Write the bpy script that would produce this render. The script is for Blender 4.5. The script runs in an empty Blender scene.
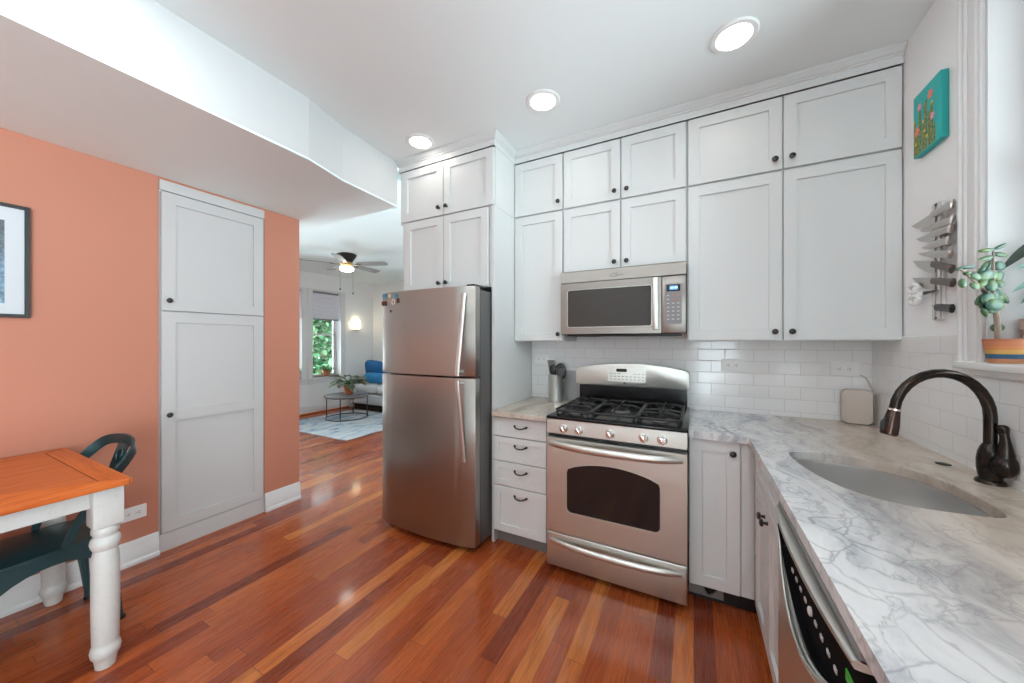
import bpy, bmesh, math, random
from mathutils import Vector, Matrix, Euler
random.seed(7)
sc = bpy.context.scene
PI = math.pi

# ------------------------------------------------------------------ camera
cd = bpy.data.cameras.new('camera'); cam = bpy.data.objects.new('camera', cd); sc.collection.objects.link(cam)
cd.sensor_width = 36.0; cd.lens = 36.0 * 351.0 / 1024.0; cd.clip_start = 0.02; cd.shift_y = 0.0005
cam.location = (0, 0, 1.375)
cam.rotation_euler = (PI/2, 0, math.atan2(182, 351))
sc.camera = cam
# ------------------------------------------------------------------ world, exposure
w = bpy.data.worlds.new('world'); sc.world = w; w.use_nodes = True
bg = w.node_tree.nodes['Background']; bg.inputs[1].default_value = 1.0
SKY, LOW_GLOW = (4.5, 5.15, 5.4, 1), (8.2, 9.9, 10.6, 1)      # hazy sky above, glow added below the horizon to light the ceilings
_t = w.node_tree.nodes.new('ShaderNodeTexCoord'); _s = w.node_tree.nodes.new('ShaderNodeSeparateXYZ'); _r = w.node_tree.nodes.new('ShaderNodeMapRange')
_m = w.node_tree.nodes.new('ShaderNodeMix'); _m.data_type = 'RGBA'
_r.inputs['From Min'].default_value = -0.08; _r.inputs['From Max'].default_value = 0.08
w.node_tree.links.new(_t.outputs['Generated'], _s.inputs[0]); w.node_tree.links.new(_s.outputs[2], _r.inputs['Value'])
w.node_tree.links.new(_r.outputs[0], _m.inputs[0]); _m.inputs[6].default_value = LOW_GLOW; _m.inputs[7].default_value = SKY
w.node_tree.links.new(_m.outputs[2], bg.inputs[0])
vs = sc.view_settings
vs.view_transform = 'Standard'; vs.look = 'None'; vs.exposure = 0.67; vs.gamma = 1.0; vs.use_curve_mapping = False
cy = sc.cycles
cy.max_bounces = 10; cy.diffuse_bounces = 6; cy.glossy_bounces = 5; cy.transparent_max_bounces = 12
cy.sample_clamp_indirect = 8.0; cy.caustics_reflective = False; cy.caustics_refractive = False; cy.blur_glossy = 0.5
def portal(name, loc, rot, sx, sy):
    l = bpy.data.lights.new(name, 'AREA'); l.shape = 'RECTANGLE'; l.size = sx; l.size_y = sy
    l.cycles.is_portal = True
    o = bpy.data.objects.new(name, l); sc.collection.objects.link(o); o.location = loc; o.rotation_euler = rot
LAMP = 15.0      # ceiling downlights over the counter run
LAMP_FILL = 88.0     # extra unseen downlights, added to brighten the kitchen
FANL = 12.0
SCON = 7.0
# portals sit in the window openings (they emit nothing, they only guide the sky light)
portal('portal', (1.02, 1.31, 1.95), (0, PI/2, 0), 1.3, 1.1)
portal('portal', (1.02, -1.72, 1.40), (0, PI/2, 0), 2.6, 2.35)
portal('portal', (0.41, -3.08, 1.40), (PI/2, 0, 0), 0.8, 2.6)
portal('portal', (-6.72, 4.51, 1.3), (0, -PI/2, 0), 1.1, 0.6)
portal('portal', (-6.72, 3.65, 1.3), (0, -PI/2, 0), 1.1, 0.7)
portal('portal', (-6.72, 1.0, 1.4), (0, -PI/2, 0), 2.3, 3.6)

# ------------------------------------------------------------------ materials
MATS = {}
def mat(name, col=(0.8, 0.8, 0.8), rough=0.5, metal=0.0, spec=0.5, emit=None, es=0.0, coat=0.0, aniso=0.0):
    m = bpy.data.materials.new(name); m.use_nodes = True
    b = m.node_tree.nodes['Principled BSDF']
    b.inputs['Base Color'].default_value = (*col, 1); b.inputs['Roughness'].default_value = rough
    b.inputs['Metallic'].default_value = metal; b.inputs['Specular IOR Level'].default_value = spec
    b.inputs['Coat Weight'].default_value = coat
    if emit: b.inputs['Emission Color'].default_value = (*emit, 1); b.inputs['Emission Strength'].default_value = es
    MATS[name] = m
    return m
def N(m, typ, **kw):
    n = m.node_tree.nodes.new(typ)
    for k, v in kw.items(): setattr(n, k, v)
    return n
def L(m, a, b): m.node_tree.links.new(a, b)
def bsdf(m): return m.node_tree.nodes['Principled BSDF']
def math_(m, op, a, b=None, c=None):
    n = N(m, 'ShaderNodeMath', operation=op)
    for i, x in enumerate((a, b, c)):
        if x is None: continue
        if isinstance(x, (int, float)): n.inputs[i].default_value = x
        else: L(m, x, n.inputs[i])
    return n.outputs[0]
def ramp(m, fac, stops, interp='LINEAR'):
    r = N(m, 'ShaderNodeValToRGB'); cr = r.color_ramp; cr.interpolation = interp
    while len(cr.elements) < len(stops): cr.elements.new(0.5)
    for e, (p, c) in zip(cr.elements, stops): e.position = p; e.color = (*c, 1) if len(c) == 3 else c
    L(m, fac, r.inputs[0]); return r.outputs[0]
def mixc(m, fac, a, b, blend='MIX'):
    n = N(m, 'ShaderNodeMix', data_type='RGBA', blend_type=blend)
    for s, x in ((n.inputs[0], fac), (n.inputs[6], a), (n.inputs[7], b)):
        if isinstance(x, (int, float)): s.default_value = x
        elif isinstance(x, tuple): s.default_value = (*x, 1)
        else: L(m, x, s)
    return n.outputs[2]
def coords(m, kind='Object'):
    return N(m, 'ShaderNodeTexCoord').outputs[kind]
def geo_pos(m): return N(m, 'ShaderNodeNewGeometry').outputs['Position']
def mapping(m, vec, scale=(1, 1, 1), loc=(0, 0, 0)):
    n = N(m, 'ShaderNodeMapping'); L(m, vec, n.inputs[0]); n.inputs['Scale'].default_value = scale; n.inputs['Location'].default_value = loc
    return n.outputs[0]
def noise(m, vec, scale=5, detail=3, rough=0.5, dist=0.0):
    n = N(m, 'ShaderNodeTexNoise'); L(m, vec, n.inputs['Vector'])
    n.inputs['Scale'].default_value = scale; n.inputs['Detail'].default_value = detail
    n.inputs['Roughness'].default_value = rough; n.inputs['Distortion'].default_value = dist
    return n.outputs[0]
def bump(m, h, strength=0.2, dist=0.01):
    n = N(m, 'ShaderNodeBump'); n.inputs['Strength'].default_value = strength; n.inputs['Distance'].default_value = dist
    L(m, h, n.inputs['Height']); L(m, n.outputs[0], bsdf(m).inputs['Normal'])
def paint(name, col, rough=0.5, tex=0.05):
    m = mat(name, col, rough)
    return m

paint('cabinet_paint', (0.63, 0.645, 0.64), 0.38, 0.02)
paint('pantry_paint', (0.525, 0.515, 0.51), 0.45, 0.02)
paint('trim_white', (0.70, 0.70, 0.695), 0.4, 0.02)
paint('ceiling_white', (0.79, 0.825, 0.825), 0.8)
paint('ceiling_grey', (0.81, 0.905, 0.91), 0.8)
paint('wall_grey', (0.81, 0.82, 0.82), 0.7); paint('wall_pale', (0.87, 0.88, 0.88), 0.6)
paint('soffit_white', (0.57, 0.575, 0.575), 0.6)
paint('coral', (0.50, 0.200, 0.128), 0.65)
mat('gap_dark', (0.05, 0.045, 0.04), 0.8)
mat('tan_edge', (0.42, 0.36, 0.30), 0.6)
mat('black_iron', (0.012, 0.012, 0.012), 0.45)
mat('knob_black', (0.015, 0.014, 0.013), 0.3)
mat('black_enamel', (0.007, 0.007, 0.008), 0.22, spec=0.35)
mat('black_glass', (0.010, 0.009, 0.009), 0.05)
mat('mw_glass', (0.055, 0.05, 0.046), 0.06, 0.2)
mat('black_plastic', (0.012, 0.012, 0.013), 0.35); mat('strip_black', (0.006, 0.006, 0.007), 0.7, spec=0.05)
mat('grey_plastic', (0.20, 0.19, 0.195), 0.4)
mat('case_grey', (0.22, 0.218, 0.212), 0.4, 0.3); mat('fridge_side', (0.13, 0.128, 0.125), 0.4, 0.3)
mat('chrome', (0.80, 0.79, 0.77), 0.15, 1.0)
mat('brass', (0.65, 0.45, 0.2), 0.3, 1.0)
mat('white_plastic', (0.80, 0.80, 0.79), 0.35)
mat('dark_slot', (0.02, 0.02, 0.02), 0.6)
mat('lamp_glow', (1, 1, 1), 0.4, emit=(1.0, 0.95, 0.88), es=LAMP); mat('lamp_glow_fill', (1, 1, 1), 0.4, emit=(0.93, 1.0, 1.03), es=LAMP_FILL)
mat('fan_glow', (1, 1, 1), 0.4, emit=(1.0, 0.95, 0.86), es=FANL)
mat('sconce_glow', (1, 0.9, 0.7), 0.4, emit=(1.0, 0.84, 0.55), es=SCON)
mat('screen_blue', (0.05, 0.12, 0.25), 0.2, emit=(0.10, 0.32, 0.75), es=0.6)
mat('screen_green', (0.03, 0.2, 0.03), 0.2, emit=(0.06, 0.55, 0.08), es=0.12)
mat('digit_light', (0.5, 0.7, 0.9), 0.3, emit=(0.35, 0.65, 1.0), es=0.8)
mat('print_grey', (0.55, 0.53, 0.53), 0.5)
mat('print_red', (0.55, 0.15, 0.12), 0.5)
mat('teal_metal', (0.035, 0.085, 0.098), 0.28, 0.5)
mat('soil', (0.03, 0.02, 0.014), 0.9)
mat('bark', (0.25, 0.19, 0.15), 0.8)
mat('blue_cloth', (0.012, 0.13, 0.33), 0.85)
mat('blue_cloth_light', (0.03, 0.22, 0.47), 0.85)
mat('sofa_cloth', (0.66, 0.67, 0.68), 0.9)
mat('sofa_plinth', (0.02, 0.015, 0.012), 0.6)
mat('dark_metal', (0.09, 0.08, 0.075), 0.4, 0.7)
mat('beige_plastic', (0.52, 0.45, 0.395), 0.5)
mat('paper_white', (0.58, 0.61, 0.64), 0.6)
mat('fan_blade', (0.28, 0.275, 0.27), 0.5)
mat('fan_motor', (0.02, 0.017, 0.014), 0.4, 0.3)
mat('white_gloss', (0.85, 0.85, 0.84), 0.25)
mat('knife_dark', (0.11, 0.085, 0.075), 0.35, 0.3)
mat('shade_cloth', (0.72, 0.72, 0.78), 0.9)
mat('canvas_teal', (0.02, 0.42, 0.40), 0.6)
mat('magnet_blue', (0.05, 0.25, 0.35), 0.5); mat('magnet_dark', (0.07, 0.015, 0.015), 0.5); mat('magnet_pale', (0.7, 0.62, 0.52), 0.5)
mat('flower_coral', (0.80, 0.24, 0.17), 0.6); mat('flower_pink', (0.75, 0.30, 0.42), 0.6); mat('flower_yellow', (0.70, 0.58, 0.08), 0.6)
mat('orange_wire', (0.5, 0.42, 0.33), 0.5)

# brushed stainless: anisotropic, brushed around the vertical axis
def steel(name, col, rough, an=0.6):
    m = mat(name, col, rough, 1.0); b = bsdf(m)
    b.inputs['Anisotropic'].default_value = an
    t = N(m, 'ShaderNodeTangent', direction_type='RADIAL', axis='Z'); L(m, t.outputs[0], b.inputs['Tangent'])
    return m
steel('steel', (0.66, 0.67, 0.63), 0.40); steel('steel_microwave', (0.285, 0.262, 0.24), 0.33)
steel('steel_fridge', (0.38, 0.37, 0.345), 0.31, 0.75)
steel('steel_sink', (0.80, 0.79, 0.78), 0.34, 0.7)
steel('steel_handle', (0.66, 0.66, 0.63), 0.38, 0.2)

# oil rubbed bronze
m = mat('bronze', (0.03, 0.024, 0.02), 0.22, 0.85)
n = noise(m, coords(m), 14, 3)
L(m, ramp(m, n, [(0.35, (0.022, 0.019, 0.018)), (0.62, (0.05, 0.038, 0.03)), (0.8, (0.12, 0.065, 0.03))]), bsdf(m).inputs['Base Color'])
mat('bronze_warm_sheen', (0.075, 0.05, 0.04), 0.18, 0.95)  # warm floor reflection tinted into the spray head's base colour
mat('bronze_cool_sheen', (0.05, 0.065, 0.10), 0.2, 0.9)  # cool window reflection tinted into the base colour

# hardwood strip floor: boards run along Y, each board its own tone
m = mat('hardwood', (0.3, 0.1, 0.05), 0.26, spec=0.35, coat=0.30); bsdf(m).inputs['Coat Roughness'].default_value = 0.09; g = geo_pos(m)
sx = N(m, 'ShaderNodeSeparateXYZ'); L(m, g, sx.inputs[0])
PW, PL = 0.083, 1.05
row = math_(m, 'FLOOR', math_(m, 'DIVIDE', sx.outputs[0], PW))
wn = N(m, 'ShaderNodeTexWhiteNoise', noise_dimensions='1D'); L(m, row, wn.inputs['W'])
yy = math_(m, 'DIVIDE', math_(m, 'MULTIPLY_ADD', wn.outputs[0], 7.3, sx.outputs[1]), PL)
brd = math_(m, 'FLOOR', yy)
cmb = N(m, 'ShaderNodeCombineXYZ'); L(m, row, cmb.inputs[0]); L(m, brd, cmb.inputs[1])
wn2 = N(m, 'ShaderNodeTexWhiteNoise', noise_dimensions='2D'); L(m, cmb.outputs[0], wn2.inputs['Vector'])
tone = ramp(m, wn2.outputs[0], [(0.0, (0.20, 0.034, 0.011)), (0.18, (0.29, 0.052, 0.015)), (0.5, (0.38, 0.077, 0.019)), (0.8, (0.46, 0.108, 0.026)), (0.92, (0.54, 0.155, 0.036)), (1.0, (0.60, 0.20, 0.05))])
off = N(m, 'ShaderNodeVectorMath', operation='MULTIPLY_ADD'); L(m, wn2.outputs[1], off.inputs[0]); off.inputs[1].default_value = (9, 9, 9); L(m, g, off.inputs[2])
grain = noise(m, mapping(m, off.outputs[0], (26, 1.6, 1)), 1.6, 6, 0.6, 1.2)
fine = noise(m, mapping(m, off.outputs[0], (240, 9, 1)), 1.0, 3, 0.6)
gr = ramp(m, grain, [(0.28, (0.62, 0.56, 0.52)), (0.5, (0.98, 0.98, 0.98)), (0.72, (1.20, 1.22, 1.24))])
fr = ramp(m, fine, [(0.3, (0.94, 0.93, 0.92)), (0.65, (1.02, 1.02, 1.02))])
colr = mixc(m, 1.0, mixc(m, 1.0, tone, gr, 'MULTIPLY'), fr, 'MULTIPLY')
def edge(mm, v, wd):
    f = math_(mm, 'FRACT', v); a = math_(mm, 'MINIMUM', f, math_(mm, 'SUBTRACT', 1.0, f))
    return math_(mm, 'LESS_THAN', a, wd)
gap = math_(m, 'MAXIMUM', edge(m, math_(m, 'DIVIDE', sx.outputs[0], PW), 0.010), edge(m, yy, 0.0013))
L(m, mixc(m, math_(m, 'MULTIPLY', gap, 0.8), colr, (0.05, 0.014, 0.008)), bsdf(m).inputs['Base Color'])
L(m, math_(m, 'MULTIPLY_ADD', fine, 0.05, 0.25), bsdf(m).inputs['Roughness'])
bump(m, math_(m, 'SUBTRACT', math_(m, 'MULTIPLY', noise(m, mapping(m, off.outputs[0], (14, 2, 1)), 1.0, 2), 0.5), gap), 0.06, 0.002)

# honey coloured table wood, grain along Y (long boards) or X (end board)
def tablewood(name, sc_):
    m = mat(name, (0.5, 0.17, 0.05), 0.35, spec=0.3); g = geo_pos(m)
    a = noise(m, mapping(m, g, sc_), 1.0, 5, 0.6, 0.8); b2 = noise(m, mapping(m, g, tuple(x*5 for x in sc_)), 1.0, 2)
    c = ramp(m, a, [(0.25, (0.33, 0.062, 0.012)), (0.5, (0.55, 0.125, 0.024)), (0.75, (0.63, 0.165, 0.036))])
    c2 = ramp(m, b2, [(0.35, (0.90, 0.88, 0.86)), (0.6, (1.0, 1.0, 1.0))])
    L(m, mixc(m, 1.0, c, c2, 'MULTIPLY'), bsdf(m).inputs['Base Color'])
tablewood('table_wood', (34, 2.2, 20)); tablewood('table_wood_end', (2.2, 34, 20))
m = mat('table_white', (0.74, 0.73, 0.70), 0.4)
n = noise(m, geo_pos(m), 60, 3, 0.7)
L(m, ramp(m, n, [(0.2, (0.52, 0.51, 0.48)), (0.45, (0.60, 0.60, 0.58)), (1, (0.62, 0.62, 0.60))]), bsdf(m).inputs['Base Color'])

# quartzite counter: white with blue grey clouds, grey veins, warmer stone along the wall
m = mat('quartzite', (0.7, 0.7, 0.7), 0.22); g = geo_pos(m)
wv = N(m, 'ShaderNodeTexNoise'); L(m, g, wv.inputs['Vector']); wv.inputs['Scale'].default_value = 2.6; wv.inputs['Detail'].default_value = 4
wp = N(m, 'ShaderNodeVectorMath', operation='MULTIPLY_ADD'); L(m, wv.outputs['Color'], wp.inputs[0]); wp.inputs[1].default_value = (0.26, 0.26, 0.26); L(m, g, wp.inputs[2])
rot = N(m, 'ShaderNodeMapping'); L(m, wp.outputs[0], rot.inputs[0]); rot.inputs['Rotation'].default_value = (0, 0, 0.55); rot.inputs['Scale'].default_value = (3.2, 1.1, 1)
cl = noise(m, rot.outputs[0], 2.6, 7, 0.62, 0.5)
base = ramp(m, cl, [(0.30, (0.29, 0.315, 0.36)), (0.42, (0.49, 0.505, 0.53)), (0.52, (0.66, 0.665, 0.67)), (0.70, (0.76, 0.755, 0.75))])
def veins(vec, s, wd, dist):
    q = noise(m, vec, s, 5, 0.55, dist)
    return math_(m, 'SUBTRACT', 1.0, math_(m, 'MINIMUM', math_(m, 'MULTIPLY', math_(m, 'ABSOLUTE', math_(m, 'SUBTRACT', q, 0.5)), wd), 1.0))
v1 = math_(m, 'POWER', veins(wp.outputs[0], 4.2, 46, 0.25), 1.8)
v2 = math_(m, 'POWER', veins(rot.outputs[0], 2.4, 44, 0.3), 2.0)
vo = N(m, 'ShaderNodeTexVoronoi', feature='DISTANCE_TO_EDGE'); L(m, wp.outputs[0], vo.inputs['Vector']); vo.inputs['Scale'].default_value = 8.5
v3 = math_(m, 'SUBTRACT', 1.0, math_(m, 'MINIMUM', math_(m, 'MULTIPLY', vo.outputs[0], 34.0), 1.0))
patch = ramp(m, noise(m, g, 2.0, 2), [(0.40, (0, 0, 0)), (0.62, (1, 1, 1))])
vv = math_(m, 'MAXIMUM', math_(m, 'MULTIPLY', v1, 0.42), math_(m, 'MAXIMUM', math_(m, 'MULTIPLY', v2, 0.42), math_(m, 'MULTIPLY', math_(m, 'MULTIPLY', v3, 0.62), patch)))
sep = N(m, 'ShaderNodeSeparateXYZ'); L(m, wp.outputs[0], sep.inputs[0])
warm = math_(m, 'ABSOLUTE', math_(m, 'SUBTRACT', sep.outputs[0], 0.0))
warmf = ramp(m, math_(m, 'MULTIPLY', warm, 0.9), [(0.44, (0, 0, 0)), (0.70, (1, 1, 1))])
stone = mixc(m, vv, base, (0.17, 0.175, 0.19))
beige = mixc(m, math_(m, 'MULTIPLY', vv, 0.6), ramp(m, cl, [(0.3, (0.34, 0.27, 0.215)), (0.5, (0.54, 0.455, 0.375)), (0.72, (0.63, 0.555, 0.48))]), (0.24, 0.185, 0.155))
L(m, mixc(m, math_(m, 'MULTIPLY', warmf, 0.97), stone, beige), bsdf(m).inputs['Base Color'])
m = mat('stone_edge', (0.36, 0.31, 0.27), 0.35)
n = noise(m, geo_pos(m), 30, 4); L(m, ramp(m, n, [(0.3, (0.24, 0.20, 0.17)), (0.6, (0.45, 0.40, 0.36))]), bsdf(m).inputs['Base Color'])

# subway tile; u runs along the wall, v is height
def tile(name, axis, phase):
    m = mat(name, (0.78, 0.775, 0.765), 0.12); g = geo_pos(m)
    s = N(m, 'ShaderNodeSeparateXYZ'); L(m, g, s.inputs[0])
    v = math_(m, 'DIVIDE', math_(m, 'SUBTRACT', s.outputs[2], 0.5615), 0.0765)
    r = math_(m, 'FLOOR', v)
    sh = math_(m, 'MULTIPLY', math_(m, 'MODULO', r, 2.0), 0.5)
    u = math_(m, 'ADD', math_(m, 'DIVIDE', math_(m, 'SUBTRACT', s.outputs[axis], phase), 0.158), math_(m, 'ADD', sh, 20.0))
    def prof(x, k):
        f = math_(m, 'FRACT', x); a = math_(m, 'MINIMUM', f, math_(m, 'SUBTRACT', 1.0, f))
        return math_(m, 'MULTIPLY', a, k)
    d = math_(m, 'MINIMUM', prof(u, 0.158), prof(v, 0.0765))       # metres to the nearest tile edge
    L(m, ramp(m, math_(m, 'MULTIPLY', d, 100.0), [(0.06, (0.50, 0.49, 0.48)), (0.15, (0.79, 0.79, 0.785))]), bsdf(m).inputs['Base Color'])
    L(m, ramp(m, math_(m, 'MULTIPLY', d, 100.0), [(0.06, (0.7, 0.7, 0.7)), (0.15, (0.13, 0.13, 0.13))]), bsdf(m).inputs['Roughness'])
    bump(m, math_(m, 'MINIMUM', math_(m, 'MULTIPLY', d, 300.0), 1.0), 0.35, 0.0015)
tile('tile_back', 0, 0.103); tile('tile_side', 1, 2.72)

# glass that lets the daylight in: thin pane, clear with a slight reflection
m = bpy.data.materials.new('pane_glass'); m.use_nodes = True; MATS['pane_glass'] = m
nt = m.node_tree; nt.nodes.remove(nt.nodes['Principled BSDF'])
t = N(m, 'ShaderNodeBsdfTransparent'); gl = N(m, 'ShaderNodeBsdfGlossy'); gl.inputs['Roughness'].default_value = 0.02
lw = N(m, 'ShaderNodeFresnel'); mx = N(m, 'ShaderNodeMixShader'); L(m, lw.outputs[0], mx.inputs[0]); L(m, t.outputs[0], mx.inputs[1]); L(m, gl.outputs[0], mx.inputs[2])
L(m, mx.outputs[0], nt.nodes['Material Output'].inputs[0])

# rug, art print, pots, leaves
m = mat('rug_wool', (0.6, 0.65, 0.7), 0.95); g = geo_pos(m)
a = noise(m, mapping(m, g, (2.2, 1.0, 1)), 2.2, 6, 0.65, 1.2)
L(m, ramp(m, a, [(0.30, (0.10, 0.19, 0.32)), (0.42, (0.33, 0.44, 0.56)), (0.52, (0.58, 0.64, 0.68)), (0.66, (0.68, 0.68, 0.66)), (0.8, (0.5, 0.46, 0.42))]), bsdf(m).inputs['Base Color'])
m = mat('art_print', (0.3, 0.4, 0.5), 0.6); g = geo_pos(m)
s = N(m, 'ShaderNodeSeparateXYZ'); L(m, g, s.inputs[0])
a = noise(m, g, 38, 5, 0.7, 0.6)
zz = math_(m, 'MULTIPLY', math_(m, 'SUBTRACT', s.outputs[2], 1.56), 2.3)
top = ramp(m, zz, [(0.0, (0.26, 0.42, 0.55)), (0.4, (0.24, 0.40, 0.55)), (0.7, (0.19, 0.24, 0.28)), (1.0, (0.13, 0.15, 0.17))])
L(m, mixc(m, 1.0, top, ramp(m, a, [(0.35, (0.4, 0.4, 0.4)), (0.5, (0.7, 0.7, 0.7)), (0.62, (1.1, 1.1, 1.1))]), 'MULTIPLY'), bsdf(m).inputs['Base Color'])
def terracotta(name, c1, c2):
    m = mat(name, c1, 0.75); n = noise(m, coords(m), 16, 4)
    L(m, ramp(m, n, [(0.3, c1), (0.7, c2)]), bsdf(m).inputs['Base Color'])
terracotta('terracotta', (0.42, 0.13, 0.055), (0.55, 0.20, 0.09)); terracotta('terracotta_pale', (0.42, 0.27, 0.22), (0.55, 0.40, 0.35))
m = mat('banded_pot', (0.6, 0.2, 0.1), 0.6); s = N(m, 'ShaderNodeSeparateXYZ'); L(m, geo_pos(m), s.inputs[0])
zz = math_(m, 'DIVIDE', math_(m, 'SUBTRACT', s.outputs[2], 1.305), 0.079)
zz = math_(m, 'MULTIPLY_ADD', math_(m, 'SUBTRACT', noise(m, geo_pos(m), 30, 2), 0.5), 0.05, zz)
L(m, ramp(m, zz, [(0.0, (0.50, 0.22, 0.11)), (0.19, (0.02, 0.10, 0.19)), (0.38, (0.62, 0.36, 0.10)), (0.56, (0.62, 0.24, 0.09)), (0.72, (0.55, 0.20, 0.10)), (0.9, (0.45, 0.16, 0.08))], 'CONSTANT'), bsdf(m).inputs['Base Color'])
def leafmat(name, c1, c2, rough=0.4, sc_=12):
    m = mat(name, c1, rough); n = noise(m, geo_pos(m), sc_, 2)
    L(m, ramp(m, n, [(0.35, c1), (0.65, c2)]), bsdf(m).inputs['Base Color'])
leafmat('jade_leaf', (0.028, 0.092, 0.070), (0.10, 0.17, 0.045), 0.5, 22)
leafmat('strap_leaf', (0.015, 0.03, 0.022), (0.055, 0.08, 0.06), 0.35, 30)
leafmat('teal_leaf', (0.10, 0.22, 0.19), (0.2, 0.34, 0.28), 0.4)
leafmat('house_leaf', (0.05, 0.09, 0.05), (0.26, 0.30, 0.18), 0.45, 26)
leafmat('sill_leaf', (0.04, 0.16, 0.03), (0.09, 0.25, 0.05), 0.45)
leafmat('tree_leaf', (0.014, 0.085, 0.028), (0.10, 0.20, 0.08), 0.6, 3)
leafmat('canvas_green', (0.05, 0.12, 0.04), (0.35, 0.30, 0.06), 0.6, 90)

# ------------------------------------------------------------------ mesh helpers
def rootloc(p):
    while p.parent: p = p.parent
    return Vector(p.location)
class MB:
    def __init__(s, xf=None): s.bm = bmesh.new(); s.xf = xf or Matrix()
    def _v(s, p): return s.bm.verts.new(s.xf @ Vector(p))
    def face(s, pts): return s.bm.faces.new([s._v(p) for p in pts])
    def box(s, x0, x1, y0, y1, z0, z1, b=0.0, seg=1):
        vs_ = [s._v((x, y, z)) for x in (x0, x1) for y in (y0, y1) for z in (z0, z1)]
        fs = [s.bm.faces.new([vs_[i] for i in q]) for q in ((0, 1, 3, 2), (4, 6, 7, 5), (0, 4, 5, 1), (2, 3, 7, 6), (0, 2, 6, 4), (1, 5, 7, 3))]
        if b > 0:
            es = set(e for f in fs for e in f.edges)
            bmesh.ops.bevel(s.bm, geom=list(es), offset=b, segments=seg, profile=0.5, affect='EDGES')
        return s
    def prism(s, pts, a0, a1, axis='z', b=0.0, seg=1):
        """closed outline pts (2D) swept along an axis; axis x: pts are (y,z), y: (x,z), z: (x,y)"""
        def P(p, a): return {'x': (a, p[0], p[1]), 'y': (p[0], a, p[1]), 'z': (p[0], p[1], a)}[axis]
        A = [s._v(P(p, a0)) for p in pts]; B = [s._v(P(p, a1)) for p in pts]; n = len(pts)
        fs = [s.bm.faces.new(A), s.bm.faces.new(B[::-1])]
        for i in range(n): fs.append(s.bm.faces.new([A[i], B[i], B[(i+1) % n], A[(i+1) % n]]))
        if b > 0:
            es = set(e for f in fs[:2] for e in f.edges)
            bmesh.ops.bevel(s.bm, geom=list(es), offset=b, segments=seg, profile=0.5, affect='EDGES')
        return s
    def lathe(s, prof, c=(0, 0, 0), axis='z', seg=24, caps=True):
        c = Vector(c)
        def P(r, h, a):
            u, v = r*math.cos(a), r*math.sin(a)
            return c + Vector({'z': (u, v, h), 'x': (h, u, v), 'y': (u, h, v)}[axis])
        rings = [[s._v(P(max(r, 1e-5), h, 2*PI*k/seg)) for k in range(seg)] for r, h in prof]
        for A, B in zip(rings, rings[1:]):
            for k in range(seg): s.bm.faces.new([A[k], A[(k+1) % seg], B[(k+1) % seg], B[k]])
        if caps: s.bm.faces.new(rings[0][::-1]); s.bm.faces.new(rings[-1])
        return s
    def tube(s, path, r, seg=10, flat=None, up=None, closed=False):
        """round (or flat: (half width along side, half width along normal)) tube through the points"""
        path = [Vector(p) for p in path]; n = len(path); rings = []; pn = None
        for i, p in enumerate(path):
            t = ((path[(i+1) % n] - path[i-1]) if closed else (path[min(i+1, n-1)] - path[max(i-1, 0)])).normalized()
            if up is not None: a = Vector(up)
            elif pn is None: a = Vector((0, 0, 1)) if abs(t.z) < 0.9 else Vector((1, 0, 0))
            else: a = pn
            a = (a - t*a.dot(t)).normalized(); b_ = t.cross(a); pn = a
            ri = r[i] if isinstance(r, (list, tuple)) else r
            ru, rv = (ri, ri) if flat is None else (flat[0]*ri, flat[1]*ri)
            rings.append([s._v(p + a*ru*math.cos(2*PI*k/seg) + b_*rv*math.sin(2*PI*k/seg)) for k in range(seg)])
        pr = list(zip(rings, rings[1:])) + ([(rings[-1], rings[0])] if closed else [])
        for A, B in pr:
            for k in range(seg): s.bm.faces.new([A[k], A[(k+1) % seg], B[(k+1) % seg], B[k]])
        if not closed: s.bm.faces.new(rings[0][::-1]); s.bm.faces.new(rings[-1])
        return s
    def ell(s, c, rad, rot=None, u=12, v=8):
        M = Matrix.Translation(c) @ (rot.to_4x4() if rot else Matrix()) @ Matrix.Diagonal((*rad, 1))
        bmesh.ops.create_uvsphere(s.bm, u_segments=u, v_segments=v, radius=1.0, matrix=s.xf @ M)
        return s
    def cushion(s, c, size, rot=None, p=2.6, n=10):
        """pillow-like superellipsoid"""
        M = Matrix.Translation(c) @ (rot.to_4x4() if rot else Matrix())
        def f(x, e): return math.copysign(abs(x)**e, x)
        rings = []
        for i in range(n+1):
            th = -PI/2 + PI*i/n
            ring = []
            for k in range(2*n):
                ph = 2*PI*k/(2*n)
                cx = f(math.cos(th), 0.75)
                ring.append(s._v(M @ Vector((size[0]/2*cx*f(math.cos(ph), 2/p*0.6), size[1]/2*f(math.sin(th), 0.8), size[2]/2*cx*f(math.sin(ph), 2/p*0.6)))))
            rings.append(ring)
        for A, B in zip(rings, rings[1:]):
            for k in range(2*n): s.bm.faces.new([A[k], A[(k+1) % (2*n)], B[(k+1) % (2*n)], B[k]])
        return s
    def leaf(s, base, d, length, width, droop=0.3, nrm=(0, 0, 1), seg=6, fold=0.25):
        """curved pointed leaf with a folded midrib"""
        base = Vector(base); d = Vector(d).normalized(); nr = Vector(nrm); side = d.cross(nr)
        if side.length < 1e-3: side = d.cross(Vector((1, 0, 0)))
        side.normalize(); nr = side.cross(d).normalized(); prev = None
        for i in range(seg+1):
            t = i/seg
            p = base + d*length*t - Vector((0, 0, 1))*droop*length*t*t
            ww = width*0.5*math.sin(PI*min(1, 0.06 + 0.94*t)**0.8)
            a, b_, c_ = s._v(p - side*ww + nr*ww*fold), s._v(p), s._v(p + side*ww + nr*ww*fold)
            if prev:
                s.bm.faces.new([prev[0], prev[1], b_, a]); s.bm.faces.new([prev[1], prev[2], c_, b_])
            prev = (a, b_, c_)
        return s
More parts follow.
